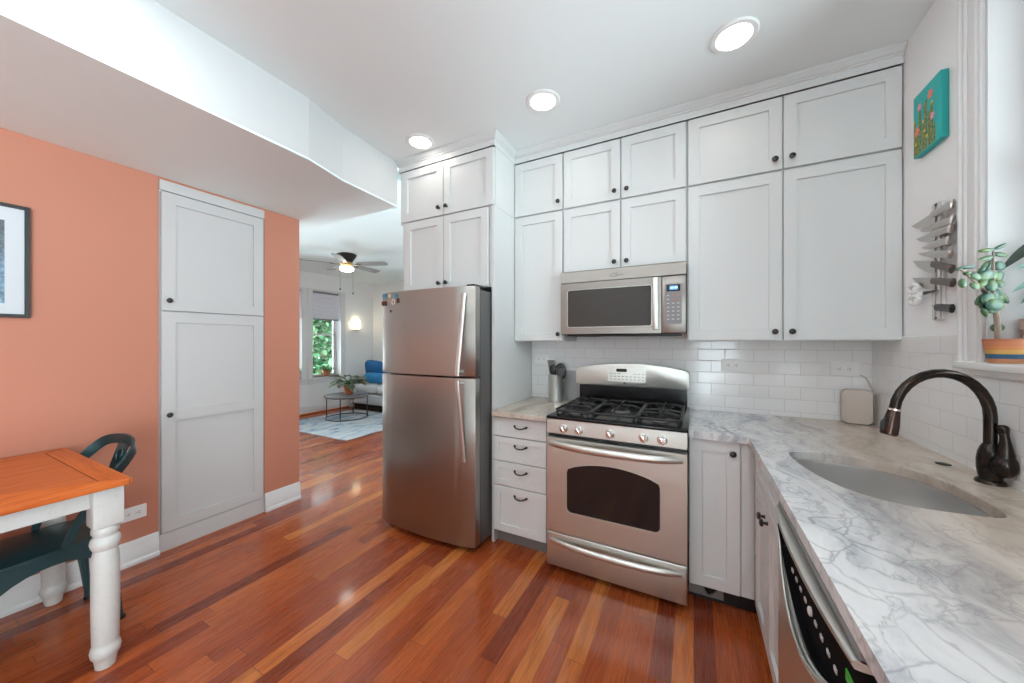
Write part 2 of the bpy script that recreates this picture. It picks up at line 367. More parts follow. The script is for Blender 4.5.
    def build(s, name, m, parent=None, local=False, sharp=35):
        bm = s.bm
        if name not in ('foliage',): bmesh.ops.recalc_face_normals(bm, faces=bm.faces)
        lim = math.radians(sharp)
        for f in bm.faces: f.smooth = True
        for e in bm.edges:
            if len(e.link_faces) == 2 and e.calc_face_angle(0) > lim: e.smooth = False
        off = Vector((0, 0, 0))
        if parent is None and not local:
            xs = [v.co for v in bm.verts]
            lo = Vector([min(p[i] for p in xs) for i in range(3)]); hi = Vector([max(p[i] for p in xs) for i in range(3)])
            off = Vector(((lo.x+hi.x)/2, (lo.y+hi.y)/2, lo.z))
        elif parent is not None and not local: off = rootloc(parent)
        if off.length: bmesh.ops.translate(bm, verts=bm.verts, vec=-off)
        me = bpy.data.meshes.new(name); bm.to_mesh(me); bm.free()
        me.materials.append(MATS[m] if isinstance(m, str) else m)
        o = bpy.data.objects.new(name, me); sc.collection.objects.link(o)
        if parent is not None: o.parent = parent
        else: o.location = off
        return o
def tag(o, label=None, cat=None, group=None, kind=None):
    if label: o['label'] = label
    if cat: o['category'] = cat
    if group: o['group'] = group
    if kind: o['kind'] = kind
    return o
def thing(name, label, cat, loc=(0, 0, 0), rz=0.0, group=None):
    o = bpy.data.objects.new(name, None); sc.collection.objects.link(o); o.empty_display_size = 0.05
    o.location = loc; o.rotation_euler = (0, 0, rz)
    return tag(o, label, cat, group)
def struct(name, mb, m, label=None, parent=None):
    o = mb.build(name, m, parent); o['kind'] = 'structure'
    if label: o['label'] = label
    return o
def copy_tree(o, parent=None):
    c = o.copy(); sc.collection.objects.link(c)
    if parent: c.parent = parent
    for ch in list(o.children): copy_tree(ch, c)
    return c
def frame_xf(o, u, wd):
    """local (u, v, w): u across, v up, w outward"""
    u = Vector(u); wv_ = Vector(wd)
    return Matrix(((u.x, 0, wv_.x, o[0]), (u.y, 0, wv_.y, o[1]), (u.z, 1, wv_.z, o[2]), (0, 0, 0, 1)))
def catmull(pts, n=6, closed=False):
    P = [Vector(p) for p in pts]; out = []; k = len(P)
    for i in range(k if closed else k-1):
        p0 = P[i-1] if (closed or i > 0) else P[0]; p1 = P[i]; p2 = P[(i+1) % k]; p3 = P[(i+2) % k] if (closed or i+2 < k) else P[-1]
        for j in range(n):
            t = j/n
            out.append(0.5*((2*p1) + (p2-p0)*t + (2*p0-5*p1+4*p2-p3)*t*t + (3*p1-p0-3*p2+p3)*t**3))
    if not closed: out.append(P[-1])
    return out
def rrect(x0, x1, z0, z1, r, n=5):
    out = []
    for cx, cz, a0 in ((x1-r, z1-r, 0), (x0+r, z1-r, PI/2), (x0+r, z0+r, PI), (x1-r, z0+r, 1.5*PI)):
        for k in range(n+1):
            a = a0 + PI/2*k/n; out.append((cx + r*math.cos(a), cz + r*math.sin(a)))
    return out

# ================================================================== THE SETTING
XL, XR, YB, ZC, ZD = -3.09, 0.905, 2.72, 2.815, 2.452
struct('floor', MB().box(-6.8, 1.1, -3.2, 5.8, -0.06, 0.0), 'hardwood', 'red brown hardwood strip floor')
struct('ceiling', MB().box(-2.2, 1.1, -3.2, 2.9, ZC, ZC+0.1), 'ceiling_white', 'white kitchen ceiling with recessed lights')
low = [(-3.25, -3.2), (-2.03, -3.2), (-2.02, 1.29), (-2.085, 1.563), (-2.105, 2.07), (-3.25, 2.07)]
struct('ceiling_dropped', MB().prism(low, ZD, ZD+0.012), 'ceiling_grey', 'lower grey ceiling along the coral wall')
struct('ceiling_living', MB().box(-6.8, -2.145, 2.075, 5.8, 2.70, 2.78).box(-6.8, -3.25, -1.1, 2.075, 2.70, 2.78), 'ceiling_grey', 'living room ceiling')
sf = [(-2.03, -3.2), (-2.02, 1.29), (-2.085, 1.563), (-2.105, 2.07)]
sb = [(x-0.1, y) for x, y in sf][::-1]
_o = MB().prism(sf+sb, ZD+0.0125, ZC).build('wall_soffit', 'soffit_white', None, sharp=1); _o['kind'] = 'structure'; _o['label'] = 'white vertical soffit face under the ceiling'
# coral wall with the pantry opening
wl = MB()
wl.box(-3.21, XL, -3.2, 0.968, 0, ZD).box(-3.21, XL, 1.60, 1.885, 0, ZD).box(-3.21, XL, 0.968, 1.60, 2.437, ZD)
struct('wall_left', wl, 'coral', 'coral painted wall')
def wall_x(name, x0, x1, ya, yb, za, zb, holes, m, label):
    """wall slab facing X with rectangular holes (y0,y1,z0,z1) that do not overlap in Y"""
    mb = MB(); y = ya
    for (h0, h1, k0, k1) in sorted(holes):
        mb.box(x0, x1, y, h0, za, zb); mb.box(x0, x1, h0, h1, za, k0); mb.box(x0, x1, h0, h1, k1, zb); y = h1
    mb.box(x0, x1, y, yb, za, zb)
    return struct(name, mb, m, label)
WY0, WY1, WZ0, WZ1 = 0.75, 1.845, 1.298, 2.62
wall_x('wall_right', XR, 1.13, -3.2, 2.84, 0, ZC, [(WY0, WY1, WZ0, WZ1), (-2.9, -0.55, 0.08, 2.7)], 'wall_pale', 'grey wall beside the sink')
struct('wall_back', MB().box(-2.125, XR, YB, 2.84, 0, ZC), 'wall_grey', 'kitchen wall behind the range')
struct('wall_rear', MB().box(-3.09, 0.0, -3.2, -3.0, 0, ZC).box(0.82, XR, -3.2, -3.0, 0, ZC).box(0.0, 0.82, -3.2, -3.0, 0, 0.1).box(0.0, 0.82, -3.2, -3.0, 2.7, ZC), 'wall_grey', 'wall behind the viewer')
wall_x('wall_far', -6.74, -6.5, -1.1, 5.78, 0, 2.70, [(4.21, 4.815, 0.69, 2.365), (3.30, 4.01, 0.69, 2.365), (-0.8, 2.8, 0.25, 2.55)], 'wall_grey', 'living room window wall')
struct('wall_living', MB().box(-6.5, -2.13, 5.65, 5.78, 0, 2.70), 'wall_grey', 'living room wall behind the sofa')
struct('wall_partition', MB().box(-2.26, -2.13, 2.36, 5.65, 0, 2.6995), 'wall_grey', 'partition behind the fridge')
struct('wall_end', MB().box(-6.5, -3.21, -1.1, -1.0, 0, 2.70), 'wall_grey', 'living room end wall')
# tile over the counter
struct('trim_1', MB().box(-1.215, XR-0.0005, YB-0.008, YB-0.0005, 0.9145, 1.405), 'tile_back', 'white subway tile behind the range')
struct('trim_2', MB().box(XR-0.008, XR-0.0005, -0.3, YB-0.008, 0.9145, 1.255).box(XR-0.008, XR-0.0005, 1.93, YB-0.008, 1.255, 1.402), 'tile_side', 'white subway tile behind the faucet')
# baseboards
def baseboard(name, x, y0, y1, sgn=1, ext=0.0):
    p = [(0, 0), (0.028, 0), (0.028, 0.018), (0.019, 0.03), (0.019, 0.098), (0.016, 0.104), (0.016, 0.112), (0.011, 0.124), (0.011, 0.136), (0.006, 0.146), (0, 0.146)]
    return struct(name, MB().prism([(x + sgn*a, b) for a, b in p], y0, y1, 'y'), 'trim_white', 'white moulded baseboard')
baseboard('baseboard_left', XL+0.0005, -3.0, 0.966)
baseboard('baseboard_left_end', XL+0.0005, 1.602, 1.885)
p = [(0, 0), (0.02, 0), (0.02, 0.15), (0.008, 0.17), (0, 0.17)]
struct('baseboard_far', MB().prism([(-6.499+a, b) for a, b in p], -1.0, 5.65, 'y'), 'trim_white', 'white baseboard under the living room windows')
struct('baseboard_living', MB().prism([(5.649-a, b) for a, b in p], -6.47, -2.27, 'x'), 'trim_white', 'white baseboard behind the sofa')
struct('trim_3', MB().box(-6.478, -6.45, -1.0, 5.0, 0, 0.03, 0.008), 'table_wood', 'wooden shoe moulding along the window wall')

# sink window: deep recess, casing, stool, sash and glass
wt = thing('window_1', 'kitchen window over the sink', 'window', (XR, 1.31, WZ0)); wt['kind'] = 'structure'; del wt['category']
mb = MB(); yo = 1.928
for a, b_, t in ((WY1+0.002, WY1+0.016, 0.014), (WY1+0.016, WY1+0.056, 0.020), (WY1+0.056, yo-0.012, 0.026), (yo-0.012, yo, 0.034)):
    mb.box(XR-t, XR-0.0005, a, b_, WZ0, ZC-0.005, 0.003)
for a, b_, t in ((WY0-0.022, WY0-0.002, 0.016), (WY0-0.10, WY0-0.022, 0.022), (WY0-0.13, WY0-0.10, 0.034)):
    mb.box(XR-t, XR-0.0005, a, b_, WZ0, ZC-0.005, 0.003)
mb.box(XR-0.024, XR-0.0005, WY0-0.0, WY1, WZ1, WZ1+0.11, 0.003)
struct('casing', mb, 'trim_white', None, wt)
mb = MB().box(XR, 1.10, WY1-0.004, WY1-0.0005, WZ0, WZ1).box(XR, 1.10, WY0+0.0005, WY0+0.004, WZ0, WZ1).box(XR, 1.10, WY0, WY1, WZ1-0.004, WZ1-0.0005)
struct('jamb', mb, 'trim_white', None, wt)
mb = MB().box(XR-0.002, 1.09, WY0+0.001, WY1-0.001, 1.279, 1.3045).box(0.855, XR-0.001, WY0-0.13, 1.925, 1.279, 1.3045, 0.006, 2)
mb.box(0.884, XR-0.009, WY0-0.1, 1.915, 1.256, 1.2785, 0.003)
struct('sill', mb, 'white_gloss', None, wt)
def sash(x, y0, y1, z0, z1, par, wd=0.05):
    mb = MB().box(x, x+0.035, y0, y0+wd, z0, z1).box(x, x+0.035, y1-wd, y1, z0, z1)
    zm = (z0+z1)/2
    for a, b_ in ((z0, z0+wd), (z1-wd, z1), (zm-0.02, zm+0.02)): mb.box(x, x+0.035, y0+wd, y1-wd, a, b_)
    struct('sash', mb, 'trim_white', None, par)
    struct('pane', MB().box(x+0.016, x+0.020, y0+wd, y1-wd, z0+wd, z1-wd), 'pane_glass', None, par)
sash(1.06, WY0+0.004, WY1-0.004, WZ0+0.008, WZ1-0.004, wt)
def window_simple(n, x, y0, y1, z0, z1, label, inner, left=True, right=True):
    t_ = bpy.data.objects.new('window_%d' % n, None); sc.collection.objects.link(t_); t_.location = (x, (y0+y1)/2, z0); t_['kind'] = 'structure'; t_['label'] = label
    s_ = 1 if inner > 0 else -1
    def bx(mb, a0, a1, *r, **k): mb.box(min(x+a0*s_, x+a1*s_), max(x+a0*s_, x+a1*s_), *r, **k)
    mb = MB()
    bx(mb, 0.0005, 0.02, y0-0.10 if left else y0-0.10, y0, z0, z1+0.0)
    bx(mb, 0.0005, 0.02, y1, y1+0.105, z0, z1)
    bx(mb, 0.0005, 0.022, y0-0.10, y1+0.105, z1, z1+0.035)
    struct('casing', mb, 'trim_white', None, t_)
    mb = MB(); bx(mb, -0.16, 0.05, y0-0.10, y1+0.115, z0-0.03, z0, b=0.004); bx(mb, 0.0005, 0.018, y0-0.10, y1+0.105, z0-0.12, z0-0.03)
    struct('sill', mb, 'trim_white', None, t_)
    xs = x - 0.20*s_ if s_ > 0 else x + 0.16
    sash(xs, y0, y1, z0, z1, t_, 0.04)
    return t_
window_simple(2, -6.5, 4.21, 4.815, 0.69, 2.365, 'living room window with green leaves outside', 1)
window_simple(3, -6.5, 3.30, 4.00, 0.69, 2.365, 'living room window nearest the coral wall', 1)
window_simple(4, -6.5, -0.8, 2.8, 0.25, 2.55, 'wide living room window added unseen behind the coral wall for light', 1)  # out of view, added to bring more daylight into the living room
window_simple(5, XR, -2.9, -0.55, 0.08, 2.7, 'tall glazed patio window added unseen behind the viewer for daylight', -1)  # unseen opening, added to light the kitchen from the side
rw = bpy.data.objects.new('window_6', None); sc.collection.objects.link(rw); rw.location = (0.41, -3.1, 0.1); rw['kind'] = 'structure'; rw['label'] = 'tall window added unseen behind the viewer for light'  # unseen, added so more daylight reaches the cabinets
struct('frame', MB().box(0.0, 0.05, -3.12, -3.06, 0.1, 2.7).box(0.77, 0.82, -3.12, -3.06, 0.1, 2.7).box(0.05, 0.77, -3.12, -3.06, 0.1, 0.16).box(0.05, 0.77, -3.12, -3.06, 2.64, 2.7), 'trim_white', None, rw)
struct('pane', MB().box(0.04, 0.78, -3.092, -3.088, 0.12, 2.68), 'pane_glass', None, rw)
# ================================================================== CABINETS
def shaker(name, xf, u0, u1, v0, v1, parent, m='cabinet_paint', st=0.058, th=0.020, rec=0.012, mids=()):
    """frame and recessed panels; front plane at w=0, back at w=-th. mids: v centres of extra rails"""
    mb = MB(xf); c = 0.0018
    V = mb._v
    def ring(a, b_, z): return [V((u0+a, v0+b_, z)), V((u1-a, v0+b_, z)), V((u1-a, v1-b_, z)), V((u0+a, v1-b_, z))]
    def band(A, B):
        for i in range(4): mb.bm.faces.new([A[i], A[(i+1) % 4], B[(i+1) % 4], B[i]])
    R0 = ring(0, 0, -th); R1 = ring(0, 0, -c); R2 = ring(c, c, 0)
    mb.bm.faces.new(R0[::-1]); band(R0, R1); band(R1, R2)
    zs = [v0+st] + [q for mm in mids for q in (mm-st/2, mm+st/2)] + [v1-st]
    # front face: stiles, rails, panels
    ul, ur = u0+st, u1-st
    gl_, gr_ = [], []
    us = (u0+c, ul, ur, u1-c); vz = [v0+c] + zs + [v1-c]
    G = [[V((a, b_, 0)) for b_ in vz] for a in us]
    for i in range(3):
        for j in range(len(vz)-1):
            if i == 1 and j % 2 == 1:
                Q = [G[i][j], G[i+1][j], G[i+1][j+1], G[i][j+1]]
                e = 0.001; a0, a1, b0, b1 = us[i]+e, us[i+1]-e, vz[j]+e, vz[j+1]-e
                q = [V((a0, b0, -rec)), V((a1, b0, -rec)), V((a1, b1, -rec)), V((a0, b1, -rec))]
                for k in range(4): mb.bm.faces.new([Q[k], Q[(k+1) % 4], q[(k+1) % 4], q[k]])
                mb.bm.faces.new(q)
            else: mb.bm.faces.new([G[i][j], G[i+1][j], G[i+1][j+1], G[i][j+1]])
    bmesh.ops.remove_doubles(mb.bm, verts=mb.bm.verts, dist=1e-5)
    return mb.build(name, m, parent, sharp=20)
def knob(xf, u, v, parent, r=0.0155):
    prof = [(0.008, 0.0005), (0.007, 0.004), (0.0055, 0.009), (0.0055, 0.014), (r*0.9, 0.018), (r, 0.023), (r*0.85, 0.027), (r*0.4, 0.0295), (0.0001, 0.030)]
    mb = MB(xf @ Matrix.Translation((u, v, 0)))
    mb.lathe(prof, (0, 0, 0), 'z', 16)
    return mb.build('knob', 'knob_black', parent)
def pull(xf, u, v, parent, wd=0.085):
    mb = MB(xf); pts = []
    for k in range(9):
        t = -1 + k/4; pts.append((u + t*wd/2, v - 0.010*(1-t*t) + 0.006, 0.004 + 0.022*(1-t**4)))
    mb.tube(pts, [0.0062, 0.005, 0.0045, 0.0045, 0.005, 0.0045, 0.0045, 0.005, 0.0062], 8)
    for s_ in (-1, 1): mb.lathe([(0.008, 0.0005), (0.008, 0.004), (0.005, 0.007)], (u + s_*wd/2, v+0.006, 0), 'z', 10)
    return mb.build('pull', 'black_iron', parent)
_d = bpy.data.objects.new('door_1', None); sc.collection.objects.link(_d); _d.location = (-1.3, -2.98, 0); _d['kind'] = 'structure'; _d['label'] = 'white panelled double door behind the viewer'
for _a, _b in ((0.30, 1.195), (1.205, 2.10)):
    _l = shaker('leaf', frame_xf((0, -2.958, 0), (-1, 0, 0), (0, 1, 0)), _a, _b, 0.02, 2.35, _d, 'trim_white', 0.11, 0.04, 0.012, mids=(1.0,)); _l['kind'] = 'structure'
XFB = lambda y: frame_xf((0, y, 0), (1, 0, 0), (0, -1, 0))     # faces -Y
XFR = lambda x: frame_xf((x, 0, 0), (0, -1, 0), (-1, 0, 0))    # faces -X ; u = -Y
YU = 2.388
def cabinet(name, label, x0, x1, z0, z1, yf, doors, yb=YB-0.01, bx=None, cat='cabinet', group=None):
    """doors: (u0,u1,v0,v1,knob u,knob v)"""
    t_ = thing(name, label, cat, ((x0+x1)/2, (yf+yb)/2, z0), 0, group)
    MB().box(x0 if bx is None else bx[0], x1 if bx is None else bx[1], yf+0.022, yb, z0, z1).build('body', 'cabinet_paint', t_)
    xf = XFB(yf)
    for (a, b_, c_, d_, ku, kv) in doors:
        dr = shaker('door', xf, a, b_, c_, d_, t_)
        if ku is not None: knob(xf, ku, kv, dr)
    return t_
cabinet('wall_cabinet', 'tall narrow single-door white wall cabinet left of the microwave', -1.217, -0.830, 1.380, 2.3175, YU,
        [(-1.213, -0.834, 1.386, 2.312, -0.862, 1.432)])
cabinet('wall_cabinet', 'short two-door white wall cabinet directly above the microwave', -0.8285, -0.0385, 1.8615, 2.3175, YU,
        [(-0.823, -0.433, 1.866, 2.312, -0.469, 1.906), (-0.425, -0.044, 1.866, 2.312, -0.391, 1.906)])
cabinet('wall_cabinet', 'tall two-door white wall cabinet between microwave and right wall', -0.037, 0.9035, 1.380, 2.3175, YU,
        [(-0.031, 0.4285, 1.386, 2.312, 0.395, 1.432), (0.4355, 0.899, 1.386, 2.312, 0.470, 1.432)])
cabinet('top_cabinet', 'small single-door white top cabinet above the narrow wall cabinet', -1.217, -0.830, 2.3185, 2.729, YU,
        [(-1.213, -0.834, 2.325, 2.722, -0.862, 2.380)])
cabinet('top_cabinet', 'two-door white top cabinet, upper row, above microwave cabinet', -0.8285, -0.0385, 2.3185, 2.729, YU,
        [(-0.823, -0.433, 2.325, 2.722, -0.469, 2.375), (-0.425, -0.044, 2.325, 2.722, -0.391, 2.375)])
cabinet('top_cabinet', 'wide two-door white top cabinet in the upper row against right wall', -0.037, 0.9035, 2.3185, 2.729, YU,
        [(-0.031, 0.4285, 2.325, 2.722, 0.395, 2.378), (0.4355, 0.899, 2.325, 2.722, 0.470, 2.378)])
YF = 2.083
cabinet('fridge_cabinet', 'two-door white cabinet directly over the fridge, lower of its pair', -2.075, -1.2405, 1.760, 2.3175, YF,
        [(-2.040, -1.661, 1.766, 2.312, -1.692, 1.815), (-1.655, -1.268, 1.766, 2.312, -1.624, 1.815)])
cabinet('fridge_cabinet', 'two-door white cabinet at ceiling above the fridge, upper of its pair', -2.100, -1.2185, 2.3185, 2.729, YF,
        [(-2.072, -1.661, 2.325, 2.722, -1.694, 2.378), (-1.655, -1.226, 2.325, 2.722, -1.622, 2.378)])
tag(MB().box(-1.2385, -1.2185, YF+0.002, YB-0.01, 0, 2.3175, 0.001).build('end_panel', 'cabinet_paint'), 'tall white end panel standing between fridge and drawer cabinet', 'panel')
# crown moulding: one mitred run, along the uppers and round the fridge cabinet
crp = [(0.0, 2.7295), (0.002, 2.7295), (0.002, 2.768), (0.010, 2.772), (0.010, 2.779), (0.018, 2.783), (0.026, 2.795), (0.034, 2.802), (0.034, ZC-0.0008), (0.0, ZC-0.0008)]
mb = MB()
path = [(-2.100, YB-0.03, (-1, 0)), (-2.100, YF, None), (-1.2185, YF, None), (-1.2185, YU, None), (0.9035, YU, None)]
# outward offsets at each corner of the plan
offs = [(-1, 0), (-1, -1), (1, -1), (1, -1), (0, -1)]
rings = []
for (px, py, _), (ox, oy) in zip(path, offs):
    rings.append([mb._v((px + ox*a, py + oy*a, z)) for a, z in crp])
for A, B in zip(rings, rings[1:]):
    for k in range(len(crp)): mb.bm.faces.new([A[k], A[(k+1) % len(crp)], B[(k+1) % len(crp)], B[k]])
mb.bm.faces.new(rings[0]); mb.bm.faces.new(rings[-1][::-1])
tag(mb.build('crown_moulding', 'cabinet_paint', sharp=20), 'white stepped crown moulding running along cabinet tops under the ceiling', 'moulding')

# base cabinets
YD = 2.050
t_ = thing('drawer_cabinet', 'white four-drawer base cabinet between fridge panel and range', 'cabinet', (-1.01, 2.4, 0))
MB().box(-1.2165, -0.815, YD+0.022, YB-0.01, 0.105, 0.881).build('body', 'cabinet_paint', t_)
MB().box(-1.2165, -0.815, YD+0.085, YB-0.01, 0.0, 0.1045).build('toe_kick', 'case_grey', t_)
xf = XFB(YD)
for a, b_ in ((0.748, 0.872), (0.583, 0.742), (0.420, 0.577), (0.112, 0.414)):
    d_ = shaker('drawer', xf, -1.203, -0.822, a, b_, t_, st=0.040 if b_-a < 0.2 else 0.05, rec=0.008)
    pull(xf, -1.0, (b_-0.055), d_)
t_ = thing('base_cabinet', 'narrow single-door white base cabinet in the corner right of range', 'cabinet', (0.11, 2.4, 0))
MB().box(-0.024, 0.262, YD+0.022, YB-0.01, 0.118, 0.881).build('body', 'cabinet_paint', t_)
d_ = shaker('door', xf, -0.021, 0.203, 0.121, 0.878, t_); knob(xf, 0.170, 0.822, d_)
MB().box(0.207, 0.2615, YD+0.006, YD+0.0215, 0.121, 0.878).build('filler_strip', 'cabinet_paint', t_)
# its toe kick has a notch torn out of the grey board
MB().prism([(-0.024, 0.042), (0.135, 0.042), (0.135, 0.100), (0.122, 0.100), (0.085, 0.060), (0.068, 0.050), (0.055, 0.064), (0.036, 0.1), (-0.024, 0.1)], YD+0.055, YD+0.063, 'y').build('toe_kick', 'case_grey', t_)
MB().box(-0.024, 0.32, YD+0.10, YB-0.01, 0.0, 0.1175).build('plinth', 'black_plastic', t_)
XD = 0.260
t_ = thing('sink_cabinet', 'white two-door sink base cabinet with false drawer front, under the sink', 'cabinet', (0.57, 1.7, 0))
mb = MB().box(XD+0.022, 0.895, 1.374, 1.392, 0.112, 0.881).box(XD+0.022, 0.895, 2.02, 2.036, 0.112, 0.881).box(XD+0.022, 0.895, 1.392, 2.02, 0.112, 0.13).box(XD+0.022, XD+0.04, 1.392, 2.02, 0.84, 0.881).box(XD+0.022, XD+0.04, 1.392, 2.02, 0.70, 0.73)
mb.build('body', 'cabinet_paint', t_)
xr = XFR(XD)
shaker('false_drawer_front', xr, -2.030, -1.378, 0.722, 0.876, t_, st=0.045)
d_ = shaker('door', xr, -2.030, -1.7355, 0.116, 0.714, t_); knob(xr, -1.762, 0.655, d_)
d_ = shaker('door', xr, -1.7315, -1.378, 0.116, 0.714, t_); knob(xr, -1.700, 0.655, d_)
MB().box(XD+0.085, 0.895, 1.374, 2.036, 0, 0.111).build('toe_kick', 'black_plastic', t_)
t_ = thing('base_cabinet', 'white two-door base cabinet at the near end of the sink run', 'cabinet', (0.57, 0.22, 0))
MB().box(XD+0.022, 0.895, -0.28, 0.752, 0.112, 0.881).build('body', 'cabinet_paint', t_)
for a, b_, k_ in ((-0.748, -0.238, -0.27), (-0.234, 0.276, -0.20)):
    d_ = shaker('door', xr, a, b_, 0.116, 0.876, t_); knob(xr, k_, 0.80, d_)
MB().box(XD+0.085, 0.895, -0.28, 0.752, 0, 0.111).build('toe_kick', 'black_plastic', t_)

# ================================================================== COUNTERTOPS
def slab(mb, outer, hole, z0, z1):
    bm = mb.bm
    def loops(z): return [[bm.verts.new((x, y, z)) for x, y in lp] for lp in ([outer] + ([hole] if hole else []))]
    T = loops(z1); B = loops(z0)
    for S in (T, B):
        es = [bm.edges.new((lp[i], lp[(i+1) % len(lp)])) for lp in S for i in range(len(lp))]
        bmesh.ops.triangle_fill(bm, use_beauty=True, edges=es)
    for lt, lb in zip(T, B):
        n_ = len(lt)
        for i in range(n_): bm.faces.new([lt[i], lt[(i+1) % n_], lb[(i+1) % n_], lb[i]])
SINK = [(0.350, 1.822), (0.392, 1.862), (0.460, 1.878), (0.605, 1.850), (0.695, 1.775), (0.738, 1.665), (0.745, 1.53), (0.738, 1.435), (0.700, 1.400), (0.600, 1.388), (0.505, 1.398), (0.428, 1.462), (0.378, 1.57), (0.352, 1.70)]
hole = [(p.x, p.y) for p in catmull([(x, y, 0) for x, y in SINK], 5, True)]
CT0, CT1 = 0.882, 0.914
ct = thing('countertop', 'L-shaped grey and white veined stone countertop around the sink', 'countertop', (0.5, 1.5, CT0))
outer = [(-0.024, 2.026), (0.236, 2.026), (0.236, -0.3), (XR-0.0005, -0.3), (XR-0.0005, YB-0.0005), (-0.024, YB-0.0005)]
mb = MB(); slab(mb, outer, hole, CT0, CT1); mb.build('slab', 'quartzite', ct)
tag(MB().prism([(-1.197, 2.014), (-0.806, 2.014), (-0.806, YB-0.0005), (-1.2165, YB-0.0005), (-1.2165, 2.10), (-1.197, 2.10)], CT0, CT1, 'z', 0.003).build('countertop', 'quartzite'), 'short beige veined stone countertop over the drawer cabinet left of range', 'countertop')

# sink bowl
cx_, cy_ = 0.56, 1.64
mb = MB(); prev = None
def ringz(scale, z): return [mb._v((cx_ + (x-cx_)*scale, cy_ + (y-cy_)*scale, z)) for x, y in hole]
levels = [(1.06, 0.8805), (1.005, 0.8805), (1.0, 0.872), (0.985, 0.76), (0.965, 0.715), (0.90, 0.695), (0.5, 0.690), (0.1, 0.687)]
R = [ringz(a, b_) for a, b_ in levels]
for A, B in zip(R, R[1:]):
    for k in range(len(hole)): mb.bm.faces.new([A[k], A[(k+1) % len(hole)], B[(k+1) % len(hole)], B[k]])
mb.bm.faces.new(R[-1])
sk = thing('sink', 'undermount stainless steel sink bowl set in the stone countertop', 'sink', (cx_, cy_, 0.687))
mb.build('bowl', 'steel_sink', sk, sharp=60)
MB().lathe([(0.045, 0.6905), (0.045, 0.694), (0.036, 0.6945), (0.03, 0.691), (0.012, 0.690)], (cx_, cy_, 0), 'z', 20).build('drain', 'chrome', sk)

# faucet
FX, FY = 0.860, 1.738
fx = thing('faucet', 'dark bronze gooseneck pull-down kitchen faucet standing behind the sink', 'faucet', (FX, FY, 0.9145))
MB().lathe([(0.034, 0.9145), (0.034, 0.920), (0.030, 0.926), (0.026, 0.928)], (FX, FY, 0), 'z', 24).build('base_plate', 'bronze', fx)
MB().lathe([(0.025, 0.9285), (0.027, 0.940), (0.030, 0.965), (0.030, 0.99), (0.027, 1.015), (0.021, 1.034), (0.0165, 1.042)], (FX, FY, 0), 'z', 24).build('body', 'bronze', fx)
dirv = Vector((-0.268, -0.072, 0)).normalized(); A_ = Vector((FX, FY, 0)); rr = 0.130
pts = [A_ + Vector((0, 0, 1.026)), A_ + Vector((0, 0, 1.06)), A_ + Vector((0, 0, 1.10)), A_ + Vector((0, 0, 1.13))]
for k in range(1, 15):
    a = math.radians(174)*k/14
    pts.append(A_ + dirv*(rr*(1-math.cos(a))) + Vector((0, 0, 1.13 + rr*1.08*math.sin(a))))
MB().tube(pts, [0.0152]*4 + [0.0152-0.0008*k/14 for k in range(14)], 18).build('spout', 'bronze', fx)
e0 = pts[-1]; dd = (pts[-1]-pts[-2]).normalized()
MB().tube([e0 - dd*0.002, e0 + dd*0.004], 0.0172, 18).build('ring', 'chrome', fx)
hd = MB().tube([e0 + dd*0.0045, e0 + dd*0.02, e0 + dd*0.055, e0 + dd*0.085, e0 + dd*0.09], [0.0160, 0.018, 0.0225, 0.0235, 0.020], 18).build('spray_head', 'bronze_warm_sheen', fx)
sd = (Vector((-0.888, -0.46, 0))); sd = (sd - dd*sd.dot(dd)).normalized()
MB().tube([e0 + dd*0.035 + sd*0.019, e0 + dd*0.05 + sd*0.025, e0 + dd*0.078 + sd*0.024], [0.006, 0.009, 0.007], 8).build('spray_button', 'black_plastic', hd)
# side lever: bulb on the body plus an upright handle
sv = Vector((0.50, -0.866, 0))
hb = A_ + sv*0.030 + Vector((0, 0, 0.982))
MB().ell(hb, (0.031, 0.031, 0.040), None, 20, 14).build('valve', 'bronze', fx)
lv_ = catmull([hb + Vector((0, 0, 0.020)), hb + sv*0.004 + Vector((0, 0, 0.052)), hb + sv*0.003 + Vector((0, 0, 0.085)), hb - sv*0.001 + Vector((0, 0, 0.110)), hb - sv*0.004 + Vector((0, 0, 0.128))], 4)
MB().tube(lv_, [0.024, 0.023, 0.0215, 0.019, 0.0165, 0.0145, 0.013, 0.0118, 0.011, 0.0105, 0.0105, 0.0115, 0.0128, 0.0138, 0.0138, 0.0115, 0.006], 14).build('lever', 'bronze', fx)
tag(MB().lathe([(0.021, 0.9145), (0.021, 0.9165), (0.017, 0.918), (0.001, 0.9183)], (0.835, 1.925, 0), 'z', 20).build('hole_cover', 'bronze'), 'small round bronze hole cover on countertop behind the sink', 'hole cover')

